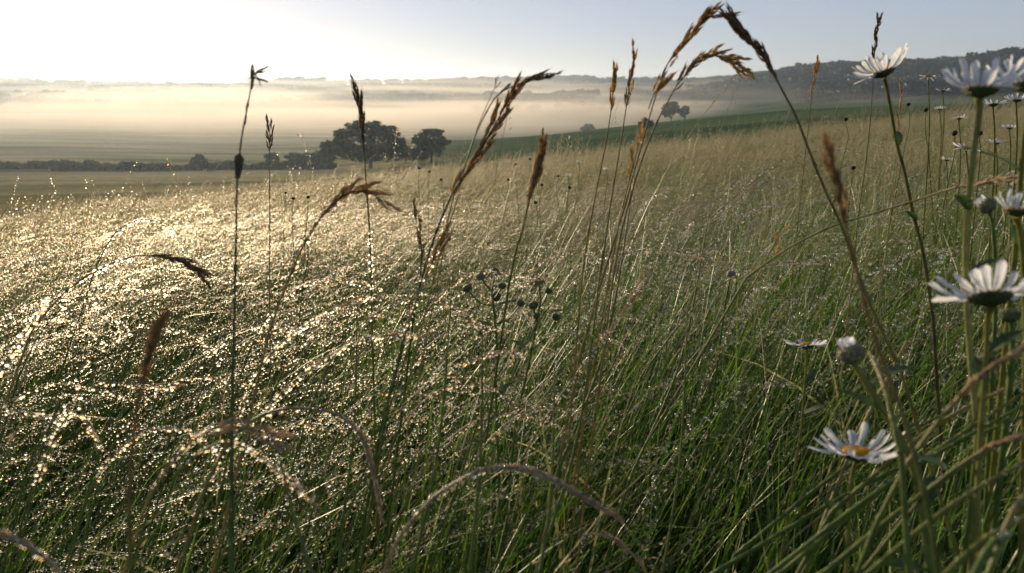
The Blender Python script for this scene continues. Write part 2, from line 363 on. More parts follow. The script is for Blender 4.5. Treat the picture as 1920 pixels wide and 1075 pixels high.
def tree(name, label, loc, lobes, nleaf, size, col, trunk_h, trunk_r, group=None, cat='tree'):
    t = thing(name, label, cat, loc, group)
    sub = []
    for l in lobes:
        for _ in range(6):
            u = np.array([random.gauss(0, 1), random.gauss(0, 1), abs(random.gauss(0, 1))-.2]); u /= np.linalg.norm(u); f_ = random.uniform(.26, .42)
            sub.append((l[0]+u[0]*l[3]*.92, l[1]+u[1]*l[3]*.92, l[2]+u[2]*l[4]*.95, l[3]*f_, l[4]*f_*.8))
    small_l = [(l[0], l[1], l[2], l[3]*.82, l[4]*.8) for l in lobes]
    a = Acc(); p, d = lobe_points(small_l, nleaf//2); p2, d2 = lobe_points(sub, nleaf//2); p = np.vstack([p, p2]); d = np.vstack([d, d2]); leaf_quads(a, p, size, d, col, 0.35)
    link('crown', a.mesh('crown', [M_tree]), t)
    a = Acc(); tp = np.array([(0, 0, -0.4), (0.1, 0, trunk_h*0.4), (0.0, 0.1, trunk_h)]); tube(a, spline(tp, 6), np.linspace(trunk_r, trunk_r*0.7, 6), 8)
    for l in lobes:
        e = np.array(l[:3]); s = np.array((0, 0, trunk_h*random.uniform(0.6, 0.95))); mid_ = (s+e)/2+np.array((0, 0, -0.1*np.linalg.norm(e-s)))
        tube(a, spline([s, mid_, e], 6), np.linspace(trunk_r*0.45, trunk_r*0.1, 6), 5)
    link('trunk', a.mesh('trunk', [M_bark]), t)
    return t
k1 = 175/1397   # metres for one photo pixel at the oak's distance
def lob(px, py, cx, cy_, w, h, dy=0): return ((px-cx)*k1, dy, (cy_-py)*k1, w*k1, h*k1)
tcol = (0.045, 0.062, 0.028)
bx, by, bz = base_at(690, 172)
tree('oak_tree', 'large round-crowned dark tree, biggest of the clump beyond the meadow crest', (bx, by, bz),
     [lob(668, 262, 690, 318, 34, 26), lob(690, 250, 690, 318, 30, 16), lob(650, 290, 690, 318, 40, 24, -2), lob(710, 268, 690, 318, 32, 22, 1), lob(740, 280, 690, 318, 26, 24, -1), lob(700, 296, 690, 318, 45, 20, 2), lob(632, 284, 690, 318, 26, 16), lob(616, 300, 690, 318, 18, 14)], 6800, 0.40, tcol, 4.5, 0.5, 'tree clump beyond the meadow crest')
bx, by, bz = base_at(806, 178)
tree('oak_tree', 'smaller tree with flat tufted top just right of the largest tree', (bx, by, bz),
     [lob(806, 262, 806, 312, 26, 10), lob(792, 276, 806, 312, 20, 12), lob(818, 278, 806, 312, 22, 14), lob(806, 294, 806, 312, 34, 16)], 3200, 0.36, tcol, 3.5, 0.3, 'tree clump beyond the meadow crest')
bx, by, bz = base_at(758, 185)
tree('bush', 'low dark bush filling the gap between the two trees', (bx, by, bz), [lob(758, 300, 758, 316, 30, 14), lob(780, 304, 758, 316, 20, 12)], 1800, 0.4, tcol, 1.0, 0.15, 'tree clump beyond the meadow crest', 'bush')
k2 = 215/1397
def small(px, py, r, w, h, label, name='bush', cat='bush', n=1200, size=0.5, col=tcol, group=None, lobn=4):
    b = base_at(px, r); k = r/1397.; hh = h*k; ww = w*k*0.5
    lobes = [(random.uniform(-.45, .45)*ww, random.uniform(-.4, .4)*ww, hh*random.uniform(0.45, 0.72), ww*random.uniform(.5, .7), hh*random.uniform(.28, .4)) for _ in range(lobn)]
    lobes.append((0, 0, hh*0.72, ww*0.5, hh*0.3))
    return tree(name, label, b, lobes, n, size, col, hh*0.4, max(0.08, hh*0.03), group, cat)
small(365, 300, 205, 26, 24, 'rounded bush poking above the far hedge left of the tall stalk', n=700)
small(505, 290, 205, 34, 26, 'round bush above the hedge line behind the short upright seed head', n=900)
small(575, 300, 198, 70, 26, 'wide bush at the left foot of the large tree', n=1400)
small(1210, 250, 225, 36, 22, 'dark bush on the green slope right of centre', n=600)
small(1258, 216, 430, 30, 36, 'rounded grey tree standing in mist, left of the misty pair', 'field_tree', 'tree', 900, 0.9, tcol, 'pair of trees in the mist')
small(1284, 216, 440, 22, 28, 'smaller grey tree standing in mist, right of the misty pair', 'field_tree', 'tree', 700, 0.9, tcol, 'pair of trees in the mist')
small(1104, 230, 470, 34, 16, 'low grey bush at the edge of the mist beyond the green slope', n=500, size=0.9)
def hedge(label, pts, hgt, n, size, wid=1.6):
    t = thing('hedge', label, 'hedge', base_at(*pts[0]))
    P0 = np.array([base_at(*q) for q in pts]); p, ln_ = resample(spline(P0, 60), 300); o = P0[0]
    ii_ = R.integers(0, 300, n); c = p[ii_]; hv = hgt*(0.75+0.35*np.sin(ii_*0.13)*np.sin(ii_*0.05+1)+0.12*np.sin(ii_*0.9))
    u = R.uniform(0, PI, n); rr = R.uniform(0.6, 1.05, n)
    q = c+np.stack([R.normal(size=n)*0.4, np.cos(u)*wid*rr, np.sin(u)*hv*rr], 1)
    q[:, 2] = np.maximum(q[:, 2]-0.0, gz(q[:, 0], q[:, 1])); a = Acc(); leaf_quads(a, q-o, size, None, (0.05, 0.065, 0.028), 0.35)
    link('foliage', a.mesh('foliage', [M_tree]), t, kind='stuff')
    a = Acc()
    for s in range(6, 300, 12):
        b = p[s]-o; tube(a, np.array([b+(0, 0, -0.2), b+(0.1, 0, hgt*0.3), b+(0.2, 0.1, hgt*0.65)]), 0.07, 5)
    link('stems', a.mesh('stems', [M_bark]), t, kind='stuff')
hedge('long dark hedge across the valley fields, left of the large tree', [(90, 214), (200, 205), (330, 202), (450, 199), (620, 192)], 2.0, 12000, 0.4)
hedge('thin low hedge fading out at the far left of the valley fields', [(-120, 235), (0, 228), (110, 222), (200, 215)], 2.0, 5000, 0.45)

# instancing through geometry nodes, only for stuff nobody could count
SRC = {}
def scatter(name, sources, pts, rot, scl, idx, **props):
    me = bpy.data.meshes.new(name); pts = np.ascontiguousarray(pts, np.float32); me.vertices.add(len(pts)); me.vertices.foreach_set('co', pts.ravel())
    a = me.attributes.new('rot', 'FLOAT_VECTOR', 'POINT'); a.data.foreach_set('vector', np.ascontiguousarray(rot, np.float32).ravel())
    a = me.attributes.new('scl', 'FLOAT_VECTOR', 'POINT'); a.data.foreach_set('vector', np.ascontiguousarray(scl, np.float32).ravel())
    a = me.attributes.new('idx', 'INT', 'POINT'); a.data.foreach_set('value', np.ascontiguousarray(idx, np.int32))
    o = link(name, me, **props)
    ng = bpy.data.node_groups.new(name, 'GeometryNodeTree')
    ng.interface.new_socket('Geometry', in_out='INPUT', socket_type='NodeSocketGeometry'); ng.interface.new_socket('Geometry', in_out='OUTPUT', socket_type='NodeSocketGeometry')
    N, L = ng.nodes, ng.links; gi = N.new('NodeGroupInput'); go = N.new('NodeGroupOutput')
    j = N.new('GeometryNodeJoinGeometry')
    for s in sources[::-1]:
        oi = N.new('GeometryNodeObjectInfo'); oi.inputs[0].default_value = s; oi.inputs['As Instance'].default_value = True; L.new(oi.outputs['Geometry'], j.inputs[0])
    ip = N.new('GeometryNodeInstanceOnPoints'); L.new(gi.outputs[0], ip.inputs['Points']); L.new(j.outputs[0], ip.inputs['Instance']); ip.inputs['Pick Instance'].default_value = True
    def attr(nm_, ty):
        q = N.new('GeometryNodeInputNamedAttribute'); q.data_type = ty; q.inputs[0].default_value = nm_; return [x for x in q.outputs if x.enabled][0]
    L.new(attr('idx', 'INT'), ip.inputs['Instance Index'])
    e = N.new('FunctionNodeEulerToRotation'); L.new(attr('rot', 'FLOAT_VECTOR'), e.inputs[0]); L.new(e.outputs[0], ip.inputs['Rotation'])
    L.new(attr('scl', 'FLOAT_VECTOR'), ip.inputs['Scale']); L.new(ip.outputs[0], go.inputs[0])
    md = o.modifiers.new('scatter', 'NODES'); md.node_group = ng
    return o
def source(name, me): return bpy.data.objects.new(name, me)

crowns = []
for c in range(4):
    a = Acc(); n = 260; lobes = [(R.uniform(-.45, .45), R.uniform(-.45, .45), R.uniform(.3, .6), R.uniform(.35, .55), R.uniform(.25, .4)) for _ in range(5)]
    p, d = lobe_points(lobes, n); leaf_quads(a, p, 0.13, d, (0.020, 0.032, 0.020), 0.3)
    b = np.array([(0, 0, 0.35)]); V_, F_ = ICO1; a.add(V_*[.62, .62, .42]+[0, 0, .38], F_, 0, (0.018, 0.028, 0.018))
    crowns.append(source('wood_crown', a.mesh('wood_crown', [M_tree])))
def wood(name, label, specs):
    pts, rot, scl, idx = [], [], [], []
    for pxa, pxb, ra, rb, n, s0, s1 in specs:
        for _ in range(n):
            f = random.random(); px = pxa+(pxb-pxa)*f; r = random.uniform(ra, rb) if not callable(ra) else ra(px)
            x, y, z = base_at(px, r); s = random.uniform(s0, s1)
            pts.append((x, y, z-0.3)); rot.append((0, 0, random.uniform(0, 6.28))); scl.append((s, s, s*random.uniform(0.8, 1.15))); idx.append(random.randrange(4))
    scatter(name, crowns, np.array(pts), rot, scl, idx, label=label, category='woodland', kind='stuff')
wood('woodland', 'dark wood covering the hill at the right and its scalloped skyline', [(1480, 2050, 860, 1010, 900, 7, 12), (1180, 1500, 900, 1350, 600, 7, 11), (1500, 2050, 640, 860, 900, 7, 11), (1680, 1960, 925, 945, 12, 13, 19), (1250, 1600, 1250, 1420, 300, 7, 11)])
wood('woodland', 'line of trees along the far ridge above the mist', [(-150, 1250, 1930, 2060, 420, 8, 15), (480, 620, 1950, 2000, 24, 16, 24), (1030, 1110, 1900, 1960, 30, 14, 18), (-150, 1250, 1560, 1900, 300, 8, 14)])
wood('woodland', 'broken belt of trees on the low spur inside the mist', [(920, 1110, 1090, 1160, 60, 12, 20), (380, 900, 1150, 1300, 110, 9, 15), (-100, 420, 1150, 1350, 70, 9, 15), (880, 1180, 900, 1000, 22, 8, 12)])

# ---------------------------------------------------------------- the meadow: grass patches
LEAN = 0.35     # the sward leans to the right of the picture (+x, a little away)
def strands(n, S, half, Lr, az_m, az_s, ph0, ph1, pw=(1.2, 2.2), rng=R, tus=None):
    b = np.concatenate([rng.uniform(-half, half, (n, 2)), np.full((n, 1), -0.02)], 1)
    if tus is not None:
        k = rng.integers(0, len(tus), n); b[:, :2] = tus[k, :2]+rng.normal(0, 0.022, (n, 2)); az_m = az_m+tus[k, 2]; az_s = az_s*0.6
    L_ = rng.uniform(*Lr, n); az = rng.normal(az_m, az_s, n); p0 = rng.uniform(*ph0, n); p1 = rng.uniform(*ph1, n); pw_ = rng.uniform(*pw, n)
    t = np.linspace(0, 1, S+1)[None]; ph = p0[:, None]+(p1-p0)[:, None]*t**pw_[:, None]; az2 = az[:, None]+rng.normal(0, 0.35, (n, 1))*t
    D = np.stack([np.sin(ph)*np.cos(az2), np.sin(ph)*np.sin(az2), np.cos(ph)], -1); st = (L_/S)[:, None, None]*(D[:, :-1]+D[:, 1:])/2
    p = np.concatenate([b[:, None], b[:, None]+np.cumsum(st, 1)], 1); return p, D, L_
def ribbons(acc, p, D, w, taper, C, mi=0, rng=R):
    n, S1, _ = p.shape; h = rng.normal(size=(n, 1, 3)); h[..., 2] *= 0.3
    s = np.cross(D, np.broadcast_to(h, D.shape)); s /= np.linalg.norm(s, axis=2)[..., None]+1e-9
    s = s*(w[:, None]*taper[None])[..., None]*0.5
    V = np.stack([p-s, p+s], 2).reshape(-1, 3)
    i = np.arange(n)[:, None]; j = np.arange(S1-1)[None]; b = (i*S1+j)*2
    F = np.stack([b, b+1, b+3, b+2], -1).reshape(-1, 4); acc.add(V, F, mi, np.repeat(C.reshape(-1, 3), 2, 0))
def tubes3(acc, p, D, w, taper, C, mi=0, rng=R):
    n, S1, _ = p.shape; h = rng.normal(size=(n, 1, 3)); a = np.cross(D, np.broadcast_to(h, D.shape)); a /= np.linalg.norm(a, axis=2)[..., None]+1e-9; b_ = np.cross(D, a)
    rr = (w[:, None]*taper[None])[..., None]*0.5
    V = np.stack([p+(a*math.cos(q)+b_*math.sin(q))*rr for q in (0, 2.094, 4.189)], 2).reshape(-1, 3)
    i = np.arange(n)[:, None, None]; j = np.arange(S1-1)[None, :, None]; k = np.arange(3)[None, None]; b = (i*S1+j)*3
    F = np.stack([b+k, b+(k+1) % 3, b+3+(k+1) % 3, b+3+k], -1).reshape(-1, 4); acc.add(V, F, mi, np.repeat(C.reshape(-1, 3), 3, 0))
def along(p, si, t):
    S = p.shape[1]-1; f = np.clip(t*S, 0, S-1e-4); i = f.astype(int); u = (f-i)[:, None]
    a, b = p[si, i], p[si, i+1]; T = b-a; return a*(1-u)+b*u, T/(np.linalg.norm(T, axis=1)[:, None]+1e-12)
def perp(T, n, rng=R):
    h = rng.normal(size=(n, 3)); o = np.cross(T, h); return o/(np.linalg.norm(o, axis=1)[:, None]+1e-12)
def lens(acc, pos, T, ln, wd, C, mi=0, rng=R):
    n = len(pos); s = perp(T, n, rng); q = np.cross(T, s); ln = ln[:, None]; wd = wd[:, None]
    V = np.stack([pos, pos+T*ln*.45+s*wd, pos+T*ln, pos+T*ln*.45-s*wd, pos+T*ln*.4+q*wd*.8], 1)
    b = (np.arange(n)*5)[:, None]; F = np.concatenate([b+np.array([0, 1, 4]), b+np.array([1, 2, 4]), b+np.array([2, 3, 4]), b+np.array([3, 0, 4])]); acc.add(V.reshape(-1, 3), F, mi, np.repeat(C, 5, 0))
GREEN = np.array((0.040, 0.100, 0.009)); GREEN2 = np.array((0.100, 0.178, 0.018)); STRAW = np.array((0.37, 0.335, 0.155)); BROWN = np.array((0.22, 0.13, 0.06)); PURP = np.array((0.25, 0.16, 0.13))
def cmix(a, b, f): return a[None, None]*(1-f[..., None])+b[None, None]*f[..., None]
def patch(name, half, nb, nc, ns, drop_t, seed, ndrop=(16, 55), dr=(0.0005, 0.00115), wscale=1.0, straw=0.5, S=7, Lb=(0.16, 0.40), Lc=(0.42, 0.66), spk=True, spks=1.0, arch=(0.7, 1.9), mat=None, cluster=0.0, nspk=14, wet=0.55, dlo=0.45, dsp=0.003, az_s=0.30, dexp=2.4):
    rng = np.random.default_rng(seed); a = Acc(); t = np.linspace(0, 1, S+1)
    nt_ = max(4, int((2*half)**2*cluster)); tus = np.concatenate([rng.uniform(-half, half, (nt_, 2)), rng.normal(0, .35, (nt_, 1))], 1) if cluster else None
    # broad green blades
    p, D, L_ = strands(nb, S, half, Lb, 0.15, 0.9, (0.0, 0.35), (0.3, 1.5), rng=rng, tus=tus)
    f = rng.uniform(0, 1, (nb, 1))*np.ones((1, S+1)); dry = (rng.uniform(0, 1, (nb, 1)) < 0.12+0.2*straw)*(0.3+0.7*t[None])
    C = cmix(GREEN, GREEN2, f); C = C*(1-dry[..., None])+STRAW*0.8*dry[..., None]
    ribbons(a, p, D, rng.uniform(0.0016, 0.0042, nb)*wscale, (1-t**2.5)*0.95+0.05, C, 0, rng)
    # fine leaning culms
    q, E, Lq = strands(nc, S+3, half, Lc, 0.10, az_s, (0.05, 0.35), arch, (1.2, 2.4), rng=rng, tus=tus); t2 = np.linspace(0, 1, S+4)
    f2 = np.clip(t2[None]*1.3-0.35+rng.uniform(-.4, .3, (nc, 1))+0.4*(straw-.5), 0, 1); C2 = cmix(GREEN2*1.15, STRAW, f2)
    tubes3(a, q, E, rng.uniform(0.0009, 0.0016, nc)*wscale, 1-0.65*t2, C2, 0, rng)
    # thin stalky leaves
    u, G, Lu = strands(ns, S, half, (0.3, 0.52), 0.12, 0.5, (0.05, 0.35), (0.5, 1.7), rng=rng)
    fu = np.clip(rng.uniform(-.3, .9, (ns, 1))+0*t[None], 0, 1)*straw; ribbons(a, u, G, rng.uniform(0.0008, 0.0016, ns)*wscale, 1-0.8*t**2, cmix(GREEN2, STRAW, fu), 0, rng)
    # spikelets on the culm tops
    if spk:
        si = np.repeat(np.arange(nc), nspk); tt = rng.uniform(0.66, 1.0, len(si)); pos, T = along(q, si, tt); sd_ = perp(T, len(si), rng)
        T2 = T*0.9+sd_*0.45; T2 /= np.linalg.norm(T2, axis=1)[:, None]; cf = rng.uniform(0, 1, (len(si), 1)); cc = STRAW*(1-cf)+PURP*cf
        lens(a, pos+sd_*rng.uniform(0, 0.006, (len(si), 1))*spks, T2, rng.uniform(0.003, 0.0062, len(si))*spks, rng.uniform(0.0005, 0.0010, len(si))*spks, cc, 0, rng)
    # dew
    def dew(p_, cnt, lo, hi, spread, scale=1.0):
        n_ = p_.shape[0]
        if cnt <= 0: return
        wets = np.flatnonzero(rng.uniform(0, 1, n_) < wet); m_ = max(2, int(cnt*1.6)); si = np.repeat(wets, m_); tt = np.tile((np.arange(m_)+.5)/m_, len(wets))
        keep = rng.uniform(0, 1, len(si)) < np.repeat(rng.uniform(.35, 1, len(wets)), m_); si = si[keep]; tt = np.clip(lo+(hi-lo)*(tt[keep]+rng.normal(0, .25/m_, keep.sum())), 0, .999)
        pos, T = along(p_, si, tt); sd_ = perp(T, len(si), rng); r = (dr[0]+(dr[1]-dr[0])*rng.uniform(0, 1, len(si))**dexp)*scale
        pos = pos+sd_*(r*0.9+rng.uniform(0, spread, len(si)))[:, None]; pos[:, 2] -= r*0.3
        blobs(a, pos, r, drop_t, 1)
    dew(q, ndrop[1], dlo, 1.0, dsp*spks); dew(p, ndrop[0], 0.15, 1.0, 0.0004); dew(u, ndrop[0]*1.2, 0.1, 1.0, 0.0006)
    return source(name, a.mesh(name, [mat or M_blade, M_dew]))
NV = 4
near_p = [patch('near_patch', 0.27, 190, 34, 80, ICO1, 100+k, (8, 16), (0.0004, 0.0012), 1.1, 0.25, 8, cluster=46, Lc=(0.42, 0.68), wet=.6) for k in range(NV)]
near_g = [patch('near_patch', 0.27, 190, 10, 90, ICO1, 150+k, (9, 30), (0.0004, 0.0010), 1.1, 0.12, 8, cluster=55, Lb=(.2, .46), wet=.4) for k in range(3)]
# sheaves: tight bunches of flowering stems laid over by the weight of the dew
sheaf = [patch('dewy_sheaf', 0.03, 4, (5, 4, 7)[k % 3], 2, ICO1, 180+k, (16, 88), (0.0008, 0.0019), 1.25, 0.5, 12, Lc=(0.50, 0.80), arch=(1.5, 2.35), spks=1.0, nspk=8, wet=.9, dlo=0.2, dsp=0.0010, az_s=0.16, dexp=1.4) for k in range(5)]
sheaf += [patch('green_sheaf', 0.045, 10, (12, 16)[k % 2], 12, ICO1, 190+k, (12, 60), (0.0004, 0.0014), 1.35, 0.1, 9, Lb=(.3, .5), Lc=(0.48, 0.68), arch=(0.9, 1.6), spk=False, wet=.45) for k in range(3)]
mid_p = [patch('mid_patch', 0.45, 480, 130, 220, ICO0, 200+k, (3, 16), (0.0008, 0.0023), 1.4, 0.40, 5, cluster=28, spks=1.9, nspk=24) for k in range(NV)]
tall_p = [patch('tall_culms', 0.12, 1, 5, 2, ICO0, 320+k, (4, 24), (0.0008, 0.0018), 1.3, 0.9, 6, Lc=(0.55, 0.76), spks=1.9, nspk=44, arch=(0.15, 1.1)) for k in range(5)]
def ring_points(r0, r1, step, az_lim=0.74, jit=0.5, ymin=-1e9):
    out = []
    n = int(r1/step)+2
    for ix in range(-n, n+1):
        for iy in range(-2, n+1):
            x = (ix+random.uniform(-jit, jit))*step; y = (iy+random.uniform(-jit, jit))*step; r = math.hypot(x, y)
            if r0 <= r < r1 and abs(math.atan2(x, y)) < az_lim+0.35/max(r, .4): out.append((x, y))
    return np.array(out)
def place(name, srcs, xy, s0, s1, chooser, rot_s=0.2, **props):
    n = len(xy); z = gz(xy[:, 0], xy[:, 1]); rot = np.stack([R.normal(0, .04, n), R.normal(0, .05, n), R.normal(0.0, rot_s, n)+0.55*np.sin(xy[:, 0]*1.7+0.6*xy[:, 1]+1.0)*np.cos(xy[:, 1]*1.3-0.4)+0.1], 1)
    s = R.uniform(s0, s1, n); cl = 1+0.14*np.sin(xy[:, 0]*2.3+1)*np.sin(xy[:, 1]*1.9)+0.1*np.sin(xy[:, 0]*0.7+xy[:, 1]*0.9)
    scl = np.stack([s, s, s*cl], 1)
    return scatter(name, srcs, np.stack([xy[:, 0], xy[:, 1], z], 1), rot, scl, chooser(xy), kind='stuff', **props)
def choose_near(xy):
    # greener, less flowered sward to the right
    pr = 1/(1+np.exp(-(xy[:, 0]/np.maximum(np.hypot(*xy.T), .3)-0.33)*9)); g = R.uniform(0, 1, len(xy)) < pr
    return np.where(g, NV+R.integers(0, 3, len(xy)), R.integers(0, NV, len(xy)))
def choose_sheaf(xy): return np.where(choose_near(xy) >= NV, 5+R.integers(0, 3, len(xy)), R.integers(0, 5, len(xy)))
place('meadow_grass', near_p+near_g, ring_points(0.36, 3.2, 0.285), 0.96, 1.2, choose_near, label='dense dewy green grass with drop-laden culms filling the lower picture', category='grass')
place('dewy_sheaves', sheaf, ring_points(0.5, 5.5, 0.135), 0.8, 1.08, choose_sheaf, rot_s=0.35, label='loose sheaves of arching grass stems strung with dew drops', category='grass')
place('meadow_grass', mid_p, ring_points(2.9, 19.5, 0.6, 0.72), 0.85, 1.12, lambda xy: R.integers(0, NV, len(xy)), label='glittering straw and green grass running back to the meadow crest', category='grass')
place('seeding_grass', tall_p, ring_points(2.2, 19.5, 0.42, 0.72), 0.8, 1.1, lambda xy: R.integers(0, 5, len(xy)), rot_s=.8, label='taller seeding grass heads sticking up over the meadow crest', category='grass')

# ---------------------------------------------------------------- single plants
_sp = []
def spikelet_mesh(seed, nfl, mat, awn=0.0, fat=1.0):
    rng = random.Random(seed); a = Acc()
    for i in range(nfl):
        f = i/(nfl-1); side = 1 if i % 2 else -1; z0 = 0.0+0.66*f; ln = rng.uniform(0.34, 0.44)*(1-.2*f); ang = side*rng.uniform(0.05, 0.16)+(.1*side if rng.random() < .3 else 0)
        rot = Matrix.Rotation(rng.uniform(-1.2, 1.2), 3, 'Z') @ Matrix.Rotation(ang, 3, 'Y'); rings = 7
        zs = np.linspace(0, 1, rings); rad = np.array([0.3, 0.85, 1.0, 0.86, 0.6, 0.3, 0.03])*0.042*fat; off = 0.035*math.sin(PI*(0.15+.7*f))
        path = np.array([list(rot @ Vector((side*off*(.5+math.sin(q*PI)*.6), 0, q*ln))+Vector((0, 0, z0))) for q in zs])
        tube(a, path, rad, 5, ridge=-.25)
        if rng.random() < awn: tube(a, np.array([path[-1], path[-1]+(path[-1]-path[-2])*rng.uniform(.8, 2)]), [0.006, 0.002], 3)
    tube(a, np.array([(0, 0, -.12), (0, 0, .3), (0, 0, .7)]), [.012, .014, .008], 4)
    return a.mesh('spikelet', [mat])
HUSK = {}
for nm_, m_ in (('dark', M_husk_dark), ('gold', M_husk_gold), ('pale', M_husk_pale), ('brown', M_husk_brown)):
    HUSK[nm_] = [spikelet_mesh(10+i, (6, 8, 9)[i], m_, 0.6, 1.0 if nm_ != 'brown' else 1.15) for i in range(3)]
C_STEM = {'green': (0.10, 0.15, 0.022), 'straw': (0.36, 0.27, 0.09), 'dark': (0.10, 0.075, 0.035), 'olive': (0.22, 0.21, 0.045), 'palegreen': (0.32, 0.31, 0.10), 'orange': (0.34, 0.17, 0.08), 'grey': (0.36, 0.29, 0.16)}
def to_ground(path, lean=0.06):
    e = path[-1]; d = path[-1]-path[-2]; d = d/np.linalg.norm(d); h = e[2]-g1(e[0], e[1])
    if h < 0.03: return path
    hx, hy = d[0], d[1]; m = math.hypot(hx, hy)
    k = min(m/(abs(d[2])+1e-3), 0.7)*h*0.5; 
    if m > 0: hx, hy = hx/m*k, hy/m*k
    g = np.array((e[0]+hx, e[1]+hy, 0)); g[2] = g1(g[0], g[1])-0.02; mid_ = e*0.5+g*0.5+np.array((hx*0.18, hy*0.18, 0))
    return np.vstack([path, spline([e, mid_, g], 12)[1:]])
def px_path(pts, d0, d1, n=70, extend=True):
    m = len(pts); w = [P(p[0], p[1], (p[2] if len(p) > 2 else d0+(d1-d0)*i/(m-1))) for i, p in enumerate(pts)]
    c = spline(w, n); c, _ = resample(c, n)
    return to_ground(c) if extend else c
def drops_on(parent, path, n, lo, hi, r0, r1, spread=0.001, origin=None, seed=0):
    rng = np.random.default_rng(seed+n); m = len(path); f = rng.uniform(lo, hi, n)*(m-1.001); i = f.astype(int); u = (f-i)[:, None]
    pos = path[i]*(1-u)+path[i+1]*u; T = path[i+1]-path[i]; T /= np.linalg.norm(T, axis=1)[:, None]+1e-12; sd_ = perp(T, n, rng); r = r0+(r1-r0)*rng.uniform(0, 1, n)**2
    pos = pos+sd_*(r*0.8+rng.uniform(0, spread, n))[:, None]; pos[:, 2] -= 0.3*r
    a = Acc(); blobs(a, pos-np.array(origin), r, ICO2 if r1 > 0.0015 else ICO1, 0); link('dew_drops', a.mesh('dew_drops', [M_dew]), parent, kind='stuff')
def tcolor(path, c0, c1): f = np.linspace(0, 1, len(path))[:, None]; return np.array(C_STEM[c0])*(1-f)+np.array(C_STEM[c1])*f
STALKS = 'tall flowering grass stalks standing over the meadow'
def stalk(label, pts, d0, d1, head=(0.0, 0.2), n=14, size=0.014, husk='dark', stem=('dark', 'green'), rad=(0.0005, 0.0011), spread=0.35, dew=None, sheath=None, leaf=None, group=STALKS, bare=False, name='grass_stalk', cat='grass stalk', seed=None, side=0.0022, extend=True, vary=0.3):
    """pts: from tip to base"""
    rng = random.Random(seed if seed is not None else len(label)*7+n)
    path = px_path(pts, d0, d1, 70, extend); m = len(path); org = path[-1].copy(); t = thing(name, label, cat, org, group)
    a = Acc(); rr = np.interp(np.linspace(0, 1, m), [0, 0.3, 1], [rad[0]*0.6, rad[0]*1.1, rad[1]])
    for nd in (0.38, 0.6, 0.82):   # the joints of the culm are a little thicker
        k = int(nd*m); rr[k] *= 1.5
    tube(a, path-org, rr, 7, 0, tcolor(path, *stem)); link('stem', a.mesh('stem', [M_stem]), t)
    if not bare:
        # head range measured on the drawn part only
        n = max(2, round(n*(.72 if size > .0095 else 1))); plen = float(np.linalg.norm(np.diff(path, axis=0), axis=1).sum())
        for i in range(n):
            f = head[0]+(head[1]-head[0])*(i+rng.uniform(-.3, .3))/max(1, n-1); f = min(max(f, 0.0), .99); f = min(.97, f+size*.85/plen*(1-i/n)); k = min(int(f*69), 67); u = f*69-k
            p = path[k]*(1-u)+path[k+1]*u; T = Vector(path[k]-path[k+1]).normalized(); ref = Vector((0.2, -1, 0.1)); sdv = T.cross(ref).normalized(); up_ = sdv.cross(T)
            sg = 1 if i % 2 else -1; an = rng.uniform(-.9, .9); dirv = (sdv*sg*math.cos(an)+up_*math.sin(an)); q = (T+dirv*spread*rng.uniform(.2, 1.0)).normalized()
            s = (1.4 if size > .0095 else 1.3)*size*(0.62+0.38*math.sin(PI*min(1, (i+1.2)/(n+.4))))*rng.uniform(1-vary, 1+vary*.6)
            o = link('spikelet', HUSK[husk][rng.randrange(3)], t, Vector(p-org)+dirv*side*rng.uniform(.1, 1)); o.rotation_mode = 'QUATERNION'
            o.rotation_quaternion = q.to_track_quat('Z', 'Y') @ Quaternion((0, 0, 1), rng.uniform(0, 6.28)); o.scale = (s, s, s)
    if sheath:
        a = Acc(); i0, i1 = int(sheath[0]*69), int(sheath[1]*69); sp = path[i0:i1]-org; tube(a, sp, np.interp(np.linspace(0, 1, len(sp)), [0, .25, 1], [rad[1]*.3, rad[1]*sheath[2], rad[1]*1.1]), 7, 0, np.array(C_STEM[sheath[3]])*np.ones((len(sp), 3))); link('leaf_sheath', a.mesh('leaf_sheath', [M_stem]), t)
    if leaf:
        for (f, ln, az) in leaf:
            k = int(f*69); b = path[k]-org; pts_ = [b, b+np.array((math.cos(az)*ln*.25, math.sin(az)*ln*.2, ln*.4)), b+np.array((math.cos(az)*ln*.6, math.sin(az)*ln*.5, ln*.6)), b+np.array((math.cos(az)*ln*.95, math.sin(az)*ln*.8, ln*.55))]
            c = spline(pts_, 14); T = np.gradient(c, axis=0); s_ = np.cross(T, (0.1, -1, .3)); s_ /= np.linalg.norm(s_, axis=1)[:, None]; w = 0.0022*np.sin(np.linspace(.25, 1, 14)*PI)**.6+.0002
            V_ = np.stack([c-s_*w[:, None], c+np.array((0, 0, -.0006)), c+s_*w[:, None]], 1).reshape(-1, 3); F_ = np.array([[i*3+j, i*3+j+1, i*3+j+4, i*3+j+3] for i in range(13) for j in range(2)]); a = Acc(); a.add(V_, F_, 0); link('leaf', a.mesh('leaf', [M_leaf]), t)
    if dew: drops_on(t, path, dew[0], dew[1], dew[2], dew[3], dew[4], dew[5] if len(dew) > 5 else 0.0008, org)
    return t
